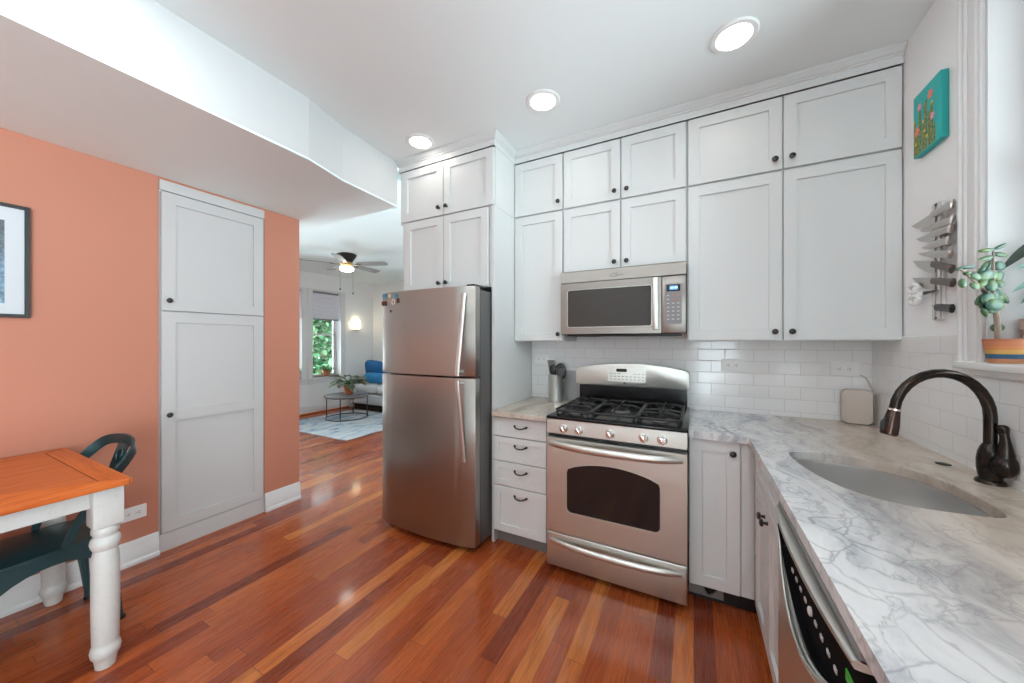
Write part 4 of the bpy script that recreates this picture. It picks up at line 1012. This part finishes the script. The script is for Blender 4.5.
for y in (2.068, 2.104): MB().box(XR-0.018, XR-0.0122, y, y+0.018, 1.468, 1.950, 0.001).build('rail', 'steel_handle', mr)
for z in (1.470, 1.940): MB().box(XR-0.0182, XR-0.0122, 2.0865, 2.1035, z, z+0.008).build('end_cap', 'dark_metal', mr)
def knife(label, tip, butt, hl, bw, hmat, curve=0.0):
    """tip, butt: (y, z) on the rack; hl handle length share, bw blade width"""
    butt = (butt[0]-0.022, butt[1])
    T = Vector((0, tip[0], tip[1])); Bt = Vector((0, butt[0], butt[1])); d = (T-Bt); Ln = d.length; d.normalize(); nn = Vector((0, d.z, -d.y))
    if nn.z > 0: nn = -nn
    xk = XR-0.0186
    t_ = thing('kitchen_knife', label, 'knife', (xk, (tip[0]+butt[0])/2, min(tip[1], butt[1])), 0, 'knives on the magnetic rack')
    h0 = Bt + d*Ln*hl
    pts_ = [h0 + d*0.0 - nn*0.006, T, h0 + d*(Ln*(1-hl))*0.75 + nn*bw*0.55, h0 + d*(Ln*(1-hl))*0.4 + nn*bw*0.9, h0 + d*0.012 + nn*bw, h0 + nn*bw*0.9]
    MB().prism([(p.y, p.z) for p in pts_], xk-0.0018, xk, 'x').build('blade', 'knife_steel', t_)
    hp = [h0 + d*0.004 + nn*0.006, h0 - d*(Ln*hl)*0.3 + nn*(0.007+curve*0.3), h0 - d*(Ln*hl)*0.7 + nn*(0.007+curve), Bt + nn*(0.009+curve*1.6), Bt - d*0.003 + nn*(0.010+curve*1.8)]
    MB().tube([Vector((xk-0.0095, p.y, p.z)) for p in hp], [0.0092, 0.0105, 0.0100, 0.0125, 0.008], 10, up=(1, 0, 0), flat=(0.72, 1.45)).build('handle', hmat, t_)
    return t_
K = 'knives on the magnetic rack'
knife('largest steel knife, topmost on the magnetic rack', (2.272, 1.905), (1.985, 1.912), 0.42, 0.045, 'knife_steel')
knife('steel knife second from top on the magnetic rack', (2.200, 1.862), (1.985, 1.852), 0.5, 0.018, 'knife_steel')
knife('broad steel knife third from top on the magnetic rack', (2.232, 1.836), (1.998, 1.822), 0.45, 0.032, 'knife_steel')
knife('short steel paring knife fourth from top on magnetic rack', (2.190, 1.787), (2.010, 1.778), 0.55, 0.018, 'knife_steel')
knife('slim steel knife fifth from top, tilted down to the right', (2.220, 1.770), (1.998, 1.722), 0.5, 0.018, 'knife_steel')
knife('steel chef knife with curved grey handle, sixth on the rack', (2.260, 1.745), (1.985, 1.672), 0.42, 0.045, 'knife_dark', 0.006)
knife('chef knife with thick dark handle, seventh on the rack', (2.266, 1.668), (1.982, 1.610), 0.42, 0.047, 'knife_dark')
knife('small black-handled paring knife lowest on the magnetic rack', (2.125, 1.530), (1.988, 1.512), 0.62, 0.014, 'black_plastic')
scs = thing('scissors', 'kitchen scissors with white handles hanging low on the magnetic rack', 'scissors', (0.885, 2.17, 1.57))
xk = XR-0.031
for dz in (-1, 1):
    c_ = (2.222 + 0.004*dz, 1.588 + dz*0.026)
    MB().tube([(xk, c_[0] + 0.036*math.cos(a*PI/8), c_[1] + 0.019*math.sin(a*PI/8)) for a in range(16)], 0.0085, 8, closed=True).build('handle_loop', 'white_gloss', scs)
MB().box(xk-0.004, xk+0.004, 2.155, 2.19, 1.573, 1.597, 0.003).build('pivot', 'white_gloss', scs)
MB().prism([(2.156, 1.592), (2.05, 1.586), (2.05, 1.583), (2.156, 1.576)], xk, xk+0.0025, 'x').build('blades', 'dark_metal', scs)

# ================================================================== SILL PLANTS
PX, PY, PZ = 0.910, 1.776, 1.3052
jp = thing('jade_plant', 'jade plant in a terracotta pot with blue stripe on the window sill', 'potted plant', (PX, PY, PZ))
MB().lathe([(0.034, PZ), (0.0355, PZ+0.002), (0.0465, PZ+0.078), (0.0475, PZ+0.080), (0.044, PZ+0.080), (0.042, PZ+0.066), (0.001, PZ+0.066)], (PX, PY, 0), 'z', 30, caps=False).build('pot', 'banded_pot', jp)
MB().lathe([(0.0415, PZ+0.0665), (0.03, PZ+0.070), (0.001, PZ+0.071)], (PX, PY, 0), 'z', 20, caps=False).build('soil', 'soil', jp)
RV = Vector((0.888, 0.460, 0)); DV = Vector((PX, PY, 0)).normalized(); P0 = Vector((PX, PY, PZ))
def jp_(cx2, cy2, dep=0.0): return P0 + RV*((cx2-243)*0.000644) + DV*dep + Vector((0, 0, (648-cy2)*0.000644))
stem = [jp_(208, 540), jp_(207, 470), jp_(200, 400), jp_(180, 330, -0.004), jp_(185, 250), jp_(183, 160), jp_(184, 70)]
mb = MB().tube(catmull(stem, 4), [0.0075]*5 + [0.0070]*4 + [0.0062]*4 + [0.005]*4 + [0.004]*4 + [0.003]*4, 10)
mb.tube(catmull([jp_(180, 300), jp_(140, 270, -0.01), jp_(92, 235, -0.02), jp_(45, 190, -0.03), jp_(20, 175, -0.03)], 4), 0.0035, 8)
mb.build('stem', 'bark', jp)
lv = [(178, 200, 24, 22, 0), (140, 345, 24, 22, 10), (175, 255, 24, 24, 0), (205, 325, 26, 22, -20), (172, 375, 22, 16, 0), (215, 240, 22, 18, 10), (150, 72, 36, 8, 8), (222, 54, 30, 8, 24), (150, 108, 38, 9, 14), (220, 88, 32, 11, -8), (158, 142, 32, 20, 20), (212, 146, 28, 20, -10), (145, 203, 36, 25, 12), (206, 206, 24, 28, 0), (124, 172, 20, 9, 45), (95, 208, 24, 14, -20),
      (52, 193, 13, 9, 0), (30, 243, 15, 20, 0), (52, 160, 36, 6, 4), (10, 174, 14, 5, 10), (92, 258, 21, 15, -15), (155, 275, 25, 26, 0), (120, 320, 18, 28, -20), (160, 320, 32, 28, 10), (192, 352, 37, 25, -15), (222, 300, 48, 15, -45), (140, 390, 7, 20, 20), (205, 465, 28, 18, 4), (185, 300, 26, 20, 40), (130, 240, 26, 14, 30)]
mb = MB(); rnd = random.Random(5)
for cx2, cy2, a, b_, ang in lv:
    k = 0.000644; dep = rnd.uniform(-0.022, 0.022)
    if cx2 < 110: dep = -0.028 + rnd.uniform(-0.008, 0.008)
    base = Matrix((RV, Vector((-0.460, 0.888, 0)), Vector((0, 0, 1)))).transposed()
    R_ = base @ Matrix.Rotation(math.radians(-ang), 3, 'Y') @ Matrix.Rotation(rnd.uniform(-0.4, 0.4), 3, 'X')
    mb.ell(jp_(cx2, cy2, dep), (a*k*1.22, 0.0055 + 0.004*rnd.random(), b_*k*1.22), R_, 12, 8)
mb.build('foliage', 'jade_leaf', jp)
QX, QY, QZ = 1.0, 1.785, 1.3052
sp = thing('strap_leaf_plant', 'plant with long dark pointed leaves in pale pot by the window', 'potted plant', (QX, QY, QZ))
MB().lathe([(0.034, QZ), (0.036, QZ+0.002), (0.044, QZ+0.110), (0.0480, QZ+0.112), (0.0490, QZ+0.145), (0.045, QZ+0.145), (0.043, QZ+0.130), (0.001, QZ+0.130)], (QX, QY, 0), 'z', 26, caps=False).build('pot', 'terracotta_pale', sp)
MB().lathe([(0.0425, QZ+0.1305), (0.02, QZ+0.134), (0.001, QZ+0.134)], (QX, QY, 0), 'z', 18, caps=False).build('soil', 'soil', sp)
mb = MB(); c_ = Vector((QX, QY, QZ+0.138))
mb.leaf((1.003, 1.812, 1.716), (-0.103, -0.028, -0.108), 0.150, 0.028, 0.0, (-0.47, -0.85, 0.1), 8)
mb.tube([c_, c_ + Vector((0.012, 0.012, 0.15)), (1.006, 1.812, 1.716)], 0.004, 6)
for a, ln, el in ((0.2, 0.20, 1.0), (-0.5, 0.2, 0.8), (-1.2, 0.22, 1.3), (-0.9, 0.18, 0.5)):
    mb.leaf(c_, (math.cos(a)*0.5, math.sin(a), el), ln, 0.03, 0.35, (0, 0, 1))
mb.build('foliage', 'strap_leaf', sp)
mb = MB()
for b_, tp in (((0.995, 1.811, 1.585), (0.922, 1.773, 1.536)), ((0.995, 1.808, 1.640), (0.928, 1.780, 1.612)), ((0.998, 1.80, 1.56), (0.94, 1.77, 1.498))):
    b_ = Vector(b_); tp = Vector(tp); mb.leaf(b_, tp-b_, (tp-b_).length, 0.016, 0.0, (-0.47, -0.85, 0.1)); mb.tube([c_, (c_+b_)/2 + Vector((0.004, 0.004, 0)), b_], 0.003, 5)
mb.build('foliage', 'teal_leaf', sp)

# ================================================================== RECESSED LIGHTS
def downlight(label, x, y, glow='lamp_glow'):
    t_ = thing('ceiling_light', label, 'light', (x, y, ZC-0.012), 0, 'recessed ceiling lights')
    MB().lathe([(0.100, ZC-0.0005), (0.100, ZC-0.004), (0.094, ZC-0.009), (0.076, ZC-0.010), (0.072, ZC-0.006), (0.072, ZC-0.0005)], (x, y, 0), 'z', 36, caps=False).build('trim_ring', 'white_plastic', t_)
    MB().lathe([(0.071, ZC-0.0025), (0.069, ZC-0.0065), (0.001, ZC-0.008)], (x, y, 0), 'z', 32, caps=False).build('diffuser', glow, t_)
downlight('recessed ceiling light nearest the fridge cabinet', -1.745, 1.935)
downlight('recessed ceiling light in front of the microwave cabinets', -0.80, 1.945)
downlight('recessed ceiling light closest to the right wall', 0.167, 1.945)
for x in (-1.745, -0.80, 0.167):
    for y in (0.25, -1.5): downlight('recessed ceiling light added unseen behind or above the viewer for brightness', x, y, 'lamp_glow_fill')  # added fill lights, out of view

# ================================================================== DINING TABLE AND CHAIR
TX0, TX1, TY0, TY1, TZ = -3.045, -2.118, -0.90, 0.580, 0.800
tb = thing('dining_table', 'farmhouse dining table with honey wood top and white turned legs', 'table', ((TX0+TX1)/2, (TY0+TY1)/2, 0))
tt = 0.026; gp = 0.0075
MB().prism([(TX0, TY1), (TX0+0.068, TY1-0.078), (TX1-0.068, TY1-0.078), (TX1, TY1)], TZ-tt, TZ, 'z', 0.003, 2).build('breadboard_end', 'table_wood_end', tb)
MB().prism([(TX0, TY0), (TX0, TY1-gp*1.0), (TX0+0.068-gp*0.3, TY1-0.078-gp), (TX1-0.068+gp*0.3, TY1-0.078-gp), (TX1, TY1-gp*1.0), (TX1, TY0)], TZ-tt, TZ, 'z', 0.003, 2).build('tabletop', 'table_wood', tb)
MB().box(TX0+0.01, TX1-0.01, TY0+0.01, TY1-0.01, TZ-tt-0.002, TZ-tt-0.0005).build('underlay', 'gap_dark', tb)
MB().prism([(TX0+0.004, TY1-0.0065), (TX0+0.068, TY1-0.0865), (TX1-0.068, TY1-0.0865), (TX1-0.004, TY1-0.0065), (TX1-0.004, TY1-0.0010), (TX1-0.068, TY1-0.0765), (TX0+0.068, TY1-0.0765), (TX0+0.004, TY1-0.0010)], TZ-tt, TZ-0.0030, 'z').build('seam', 'gap_dark', tb)
za = 0.688; zt_ = TZ-tt-0.0025
LX0, LX1, LY0, LY1 = -2.995, -2.220, -0.815, 0.529
for x in (LX0-0.012, LX1-0.012): MB().box(x, x+0.022, LY0+0.046, LY1-0.046, za, zt_).build('apron', 'table_white', tb)
for y in (LY0-0.011, LY1-0.011): MB().box(LX0+0.046, LX1-0.046, y, y+0.022, za, zt_).build('apron', 'table_white', tb)
lp_ = [(0.026, 0.0), (0.030, 0.004), (0.034, 0.035), (0.036, 0.044), (0.043, 0.055), (0.0465, 0.075), (0.043, 0.093), (0.039, 0.102), (0.040, 0.11), (0.0425, 0.25), (0.0425, 0.40), (0.041, 0.465), (0.037, 0.492), (0.036, 0.500), (0.043, 0.512), (0.0465, 0.530), (0.043, 0.548), (0.036, 0.556), (0.036, 0.563), (0.042, 0.572), (0.042, 0.588), (0.038, 0.596), (0.040, 0.604)]
for x in (LX0, LX1):
    for y in (LY0, LY1):
        MB().lathe(lp_, (x, y, 0), 'z', 28).box(x-0.045, x+0.045, y-0.045, y+0.045, 0.602, zt_, 0.006, 2).build('leg', 'table_white', tb)

ch = thing('dining_chair', 'dark teal metal chair with arched back pushed under the table end', 'chair', (-2.70, 0.435, 0), math.radians(4))
def lb(mb, name, par=ch): return mb.build(name, 'teal_metal', par, local=True)
mb = MB(); sr = rrect(-0.185, 0.185, -0.19, 0.185, 0.06, 5)
mb.prism(sr, 0.430, 0.446, 'z', 0.005, 2); seat = lb(mb, 'seat')
# side skirts with arched lower edge
def skirt(a0, a1, pos, axis):
    n_ = 10; top = [(a0 + (a1-a0)*k/n_, 0.4295) for k in range(n_+1)]
    bot = [(a1 - (a1-a0)*k/n_, 0.385 - 0.085*abs(1-2*k/n_)**2.2) for k in range(n_+1)]
    return MB().prism(top+bot, pos, pos+0.004, axis)
for s_ in (-1, 1):
    lb(skirt(-0.185, 0.18, s_*0.183-0.002, 'x'), 'skirt'); lb(skirt(-0.18, 0.18, s_*0.183-0.002, 'y'), 'skirt')
for sx_ in (-1, 1):
    for sy_ in (-1, 1):
        a = Vector((sx_*0.165, sy_*0.165, 0.428)); b_ = Vector((sx_*0.178, sy_*0.205, 0.012))
        mb = MB().tube([a, a*0.75+b_*0.25, a*0.35+b_*0.65, b_], [0.036, 0.032, 0.022, 0.017], 8, flat=(1, 0.75))
        lg = lb(mb, 'leg')
        MB().tube([b_ + Vector((0, 0, 0.002)), b_ + Vector((0, sy_*0.002, -0.012))], 0.019, 10).build('foot_cap', 'black_plastic', lg, local=True)
arc = catmull([(0.180, 0.03, 0.447), (0.200, 0.07, 0.56), (0.212, 0.155, 0.70), (0.200, 0.222, 0.785), (0.150, 0.268, 0.838), (0.0, 0.288, 0.854), (-0.150, 0.268, 0.838), (-0.200, 0.222, 0.785), (-0.212, 0.155, 0.70), (-0.200, 0.07, 0.56), (-0.180, 0.03, 0.447)], 6)
n_ = len(arc); mb = MB(); prev = None
rings = []
for i, p in enumerate(arc):     # bent sheet strap, wider over the shoulders
    t_ = (arc[min(i+1, n_-1)] - arc[max(i-1, 0)]).normalized(); side = Vector((p.x, p.y-0.06, 0)); side = side - t_*side.dot(t_); side.normalize(); wv2 = t_.cross(side)
    k = i/(n_-1); wd_ = 0.012 + 0.014*math.sin(PI*k); 
    rings.append([mb._v(p + side*0.005*a + wv2*wd_*b_) for a, b_ in ((1, 1), (1, -1), (-1, -1), (-1, 1))])
for A, B in zip(rings, rings[1:]):
    for k in range(4): mb.bm.faces.new([A[k], A[(k+1) % 4], B[(k+1) % 4], B[k]])
mb.bm.faces.new(rings[0]); mb.bm.faces.new(rings[-1][::-1]); lb(mb, 'back_frame')
sp_ = catmull([(0, 0.178, 0.447), (0, 0.205, 0.58), (0, 0.248, 0.74), (0, 0.284, 0.848)], 4); mb = MB(); rings = []
for i, p in enumerate(sp_):
    k = i/(len(sp_)-1); hw_ = 0.040 + 0.020*k
    rings.append([mb._v(p + Vector((-hw_, 0.006, 0))), mb._v(p + Vector((0, 0.014, 0))), mb._v(p + Vector((hw_, 0.006, 0))), mb._v(p + Vector((hw_, 0.002, 0))), mb._v(p + Vector((0, 0.010, 0))), mb._v(p + Vector((-hw_, 0.002, 0)))])
for A, B in zip(rings, rings[1:]):
    for k in range(6): mb.bm.faces.new([A[k], A[(k+1) % 6], B[(k+1) % 6], B[k]])
mb.bm.faces.new(rings[0]); mb.bm.faces.new(rings[-1][::-1]); spl = lb(mb, 'splat')
mb = MB().tube([(0.028*math.cos(a*PI/9), 0.263+0.028*math.sin(a*PI/9)*0.3, 0.775+0.028*math.sin(a*PI/9)) for a in range(18)], 0.004, 6, closed=True); lb(mb, 'embossed_ring', spl)

# framed print on the coral wall
fp = thing('framed_picture', 'black framed blue print with white mat on the coral wall', 'picture', (XL, 0.12, 1.5))
y0_, y1_, z0_, z1_ = -0.22, 0.468, 1.500, 2.073
mb = MB(); f_ = 0.017; d0, d1 = XL+0.001, XL+0.026
mb.box(d0, d1, y0_, y0_+f_, z0_, z1_, 0.001).box(d0, d1, y1_-f_, y1_, z0_, z1_, 0.001).box(d0, d1, y0_+f_, y1_-f_, z0_, z0_+f_, 0.001).box(d0, d1, y0_+f_, y1_-f_, z1_-f_, z1_, 0.001)
mb.build('frame', 'black_iron', fp)
MB().box(d0, d0+0.012, y0_+f_, y1_-f_, z0_+f_, z1_-f_).build('mat_board', 'paper_white', fp)
MB().box(d0+0.0122, d0+0.0132, -0.13, 0.392, 1.570, 1.988).build('print', 'art_print', fp)

# ================================================================== LIVING ROOM
tag(MB().box(-6.12, -4.285, 3.27, 4.86, 0.0006, 0.010, 0.003).build('area_rug', 'rug_wool'), 'pale blue and cream abstract area rug on the living room floor', 'rug')
cfx, cfy = -5.58, 4.27
cf = thing('coffee_table', 'round coffee table with thin dark metal frame on the blue rug', 'coffee table', (cfx, cfy, 0.010))
MB().lathe([(0.37, 0.405), (0.375, 0.408), (0.375, 0.422), (0.37, 0.425)], (cfx, cfy, 0), 'z', 44).build('top', 'grey_plastic', cf)
MB().tube([(cfx+0.35*math.cos(a*PI/24), cfy+0.35*math.sin(a*PI/24), 0.0195) for a in range(48)], 0.008, 8, closed=True).build('base_ring', 'dark_metal', cf)
MB().tube([(cfx+0.352*math.cos(a*PI/24), cfy+0.352*math.sin(a*PI/24), 0.395) for a in range(48)], 0.008, 8, closed=True).build('top_ring', 'dark_metal', cf)
for a in (0.61, 0.61+PI/2, 0.61+PI, 0.61+1.5*PI):
    x, y = cfx+0.35*math.cos(a), cfy+0.35*math.sin(a); MB().tube([(x, y, 0.020), (x, y, 0.404)], 0.009, 8).build('leg', 'dark_metal', cf)
def potted(name, label, x, y, z, pr, phh, nl, ll, lw_, mleaf, seed, mpot='terracotta', up=0.5):
    t_ = thing(name, label, 'potted plant', (x, y, z))
    MB().lathe([(pr*0.70, z), (pr*0.72, z+0.003), (pr*0.93, z+phh*0.72), (pr, z+phh*0.73), (pr*1.03, z+phh), (pr*0.93, z+phh), (pr*0.9, z+phh*0.86), (0.001, z+phh*0.86)], (x, y, 0), 'z', 24, caps=False).build('pot', mpot, t_)
    MB().lathe([(pr*0.88, z+phh*0.865), (0.001, z+phh*0.9)], (x, y, 0), 'z', 18, caps=False).build('soil', 'soil', t_)
    r_ = random.Random(seed); mb = MB(); ms = MB()
    for i in range(nl):
        a = 2*PI*i*0.382 + r_.uniform(-0.3, 0.3); el = r_.uniform(0.1, 1.5)*up*2; b0 = Vector((x, y, z+phh*0.88))
        dv = Vector((math.cos(a), math.sin(a), el)).normalized(); l0 = ll*r_.uniform(0.35, 0.8); tp = b0 + dv*l0
        ms.tube([b0, b0 + Vector((dv.x*0.3, dv.y*0.3, dv.z*0.7))*l0, tp], 0.003, 5)
        mb.leaf(tp, (dv.x, dv.y, dv.z*0.25), ll*r_.uniform(0.6, 0.85), lw_*r_.uniform(0.8, 1.1), r_.uniform(0.15, 0.5))
    ms.build('stem', 'sill_leaf', t_); mb.build('foliage', mleaf, t_)
    return t_
potted('house_plant', 'leafy variegated plant in terracotta pot on the round coffee table', -5.57, 4.30, 0.4255, 0.09, 0.165, 46, 0.29, 0.135, 'house_leaf', 2)
potted('sill_plant', 'small green plant in terracotta pot on the living room sill', -6.56, 4.55, 0.6905, 0.075, 0.13, 26, 0.13, 0.07, 'sill_leaf', 4, up=0.7)
potted('sill_plant', 'green plant in terracotta pot on the sill nearest the coral wall', -6.56, 3.93, 0.6905, 0.065, 0.12, 22, 0.12, 0.06, 'sill_leaf', 9, up=0.8)
# sofa along the far wall
sfx = thing('sofa', 'light grey fabric sofa on a dark plinth in the living room', 'sofa', (-5.3, 5.25, 0))
MB().box(-6.25, -4.35, 4.95, 5.58, 0.0, 0.128).build('plinth', 'sofa_plinth', sfx)
MB().box(-6.30, -4.30, 4.88, 5.60, 0.1285, 0.315, 0.02, 2).build('base', 'sofa_cloth', sfx)
MB().box(-6.30, -4.30, 5.38, 5.62, 0.3155, 0.74, 0.05, 3).build('backrest', 'sofa_cloth', sfx)
for x in (-6.30, -4.42): MB().box(x, x+0.12, 4.90, 5.38, 0.3155, 0.46, 0.03, 3).build('armrest', 'sofa_cloth', sfx)
for x in (-5.94, -5.35, -4.77): MB().cushion((x + 0.0, 5.12, 0.42), (0.57, 0.50, 0.21)).build('seat_cushion', 'sofa_cloth', sfx)
tag(MB().cushion((-5.90, 5.245, 0.760), (0.66, 0.17, 0.46), Euler((0.25, 0.10, 0.05)).to_matrix()).build('throw_pillow', 'blue_cloth'), 'dark blue throw pillow leaning on the sofa back', 'pillow')
tag(MB().cushion((-5.80, 5.09, 0.640), (0.52, 0.13, 0.22), Euler((0.15, 0.0, 0.1)).to_matrix()).build('throw_pillow', 'blue_cloth_light'), 'brighter blue lumbar pillow in front of the dark blue pillow', 'pillow')
# window shades
for ya, yb, lb_ in ((4.213, 4.812, 'pale cellular shade half lowered in the green-leafed living room window'), (3.303, 3.997, 'pale cellular shade half lowered in the window nearest coral wall')):
    t_ = thing('window_shade', lb_, 'window shade', (-6.56, (ya+yb)/2, 1.82))
    n_ = 22; zs_ = [1.835 + (2.335-1.835)*k/n_ for k in range(n_+1)]
    pr_ = [(-6.563 + (0.010 if k % 2 else 0), z) for k, z in enumerate(zs_)]
    MB().prism(pr_ + [(-6.585 - (0.010 if k % 2 else 0), z) for k, z in list(enumerate(zs_))[::-1]], ya+0.004, yb-0.004, 'y').build('pleats', 'shade_cloth', t_)
    MB().box(-6.59, -6.545, ya+0.002, yb-0.002, 2.3355, 2.363).build('head_rail', 'case_grey', t_)
    MB().box(-6.592, -6.55, ya+0.002, yb-0.002, 1.812, 1.8345, 0.003).build('bottom_rail', 'case_grey', t_)
# wall sconce
scn = thing('wall_sconce', 'lit boxy brass wall sconce beside the living room window', 'wall lamp', (-6.47, 5.18, 1.62))
MB().box(-6.499, -6.488, 5.11, 5.25, 1.62, 1.845, 0.003).build('back_plate', 'brass', scn)
MB().prism([(-6.4875+0.09*math.sin(a*PI/10), 5.18-0.075*math.cos(a*PI/10)) for a in range(11)], 1.655, 1.842, 'z').build('glass_shade', 'sconce_glow', scn)
MB().prism([(-6.4875+0.095*math.sin(a*PI/10), 5.18-0.079*math.cos(a*PI/10)) for a in range(11)], 1.63, 1.6545, 'z').build('bottom_rim', 'brass', scn)
# ceiling fan
hx, hy, hz = -4.66, 3.56, 2.6995
fn = thing('ceiling_fan', 'five-blade ceiling fan with light, dark motor housing and brass hub', 'fan', (hx, hy, 2.4))
MB().lathe([(0.135, hz), (0.140, hz-0.010), (0.132, hz-0.03), (0.085, hz-0.10), (0.075, hz-0.115)], (hx, hy, 0), 'z', 28).build('motor_housing', 'fan_motor', fn)
MB().lathe([(0.06, hz-0.1155), (0.085, hz-0.13), (0.095, hz-0.155), (0.075, hz-0.185), (0.085, hz-0.195)], (hx, hy, 0), 'z', 24).build('hub', 'brass', fn)
MB().lathe([(0.084, hz-0.1955), (0.098, hz-0.205), (0.095, hz-0.235), (0.060, hz-0.255), (0.001, hz-0.260)], (hx, hy, 0), 'z', 24).build('light_bowl', 'fan_glow', fn)
for k in range(5):
    a = math.radians(22 + 72*k)
    X_ = Matrix.Translation((hx, hy, hz-0.150)) @ Matrix.Rotation(a, 4, 'Z') @ Matrix.Rotation(math.radians(-11), 4, 'X')
    bl = MB(X_).prism([(0.17, -0.045), (0.24, -0.062), (0.58, -0.070), (0.625, -0.055), (0.64, 0), (0.625, 0.055), (0.58, 0.070), (0.24, 0.062), (0.17, 0.045)], -0.004, 0.004, 'z').build('blade', 'fan_blade', fn)
    MB(X_).prism([(0.075, -0.018), (0.15, -0.014), (0.19, -0.032), (0.225, 0), (0.19, 0.032), (0.15, 0.014), (0.075, 0.018)], -0.010, -0.0042, 'z').build('bracket', 'dark_metal', bl)
for dx, dy, zb in ((-0.095, -0.04, 2.19), (0.095, 0.035, 2.12)):
    pc = MB().tube([(hx+dx*0.7, hy+dy*0.7, hz-0.19), (hx+dx, hy+dy, hz-0.21), (hx+dx, hy+dy, zb)], 0.0018, 6).build('pull_chain', 'dark_metal', fn)
    MB().ell((hx+dx, hy+dy, zb-0.012), (0.011, 0.011, 0.016), None, 10, 8).build('chain_bob', 'knob_black', pc)

# trees outside the living room windows
def tree(label, x, y, z, rad, n_, seed):
    t_ = thing('garden_tree', label, 'tree', (x, y, -3.0), 0, 'trees outside the living room')
    MB().tube([(x, y, -3.0), (x+0.05, y, -1.0), (x-0.05, y+0.05, z)], [0.16, 0.13, 0.07], 10).build('trunk', 'bark', t_)
    r_ = random.Random(seed); mb = MB()
    for i in range(n_):
        v = Vector((r_.gauss(0, 1), r_.gauss(0, 1), r_.gauss(0, 1))).normalized()*rad*r_.uniform(0.45, 1.0)
        p = Vector((x, y, z)) + Vector((v.x*0.8, v.y, v.z*1.15))
        d = Vector((r_.uniform(-1, 1), r_.uniform(-1, 1), r_.uniform(-0.6, 0.5)))
        mb.leaf(p, d, r_.uniform(0.12, 0.22), r_.uniform(0.08, 0.13), 0.2, (r_.uniform(-0.5, 0.5), r_.uniform(-0.5, 0.5), 1), 3)
    mb.build('foliage', 'tree_leaf', t_)
tree('leafy green tree seen through the living room window', -9.3, 6.35, 1.2, 1.45, 5200, 11)
tree('leafy green tree further back behind the first tree', -12.9, 9.4, 1.0, 2.0, 4800, 12)
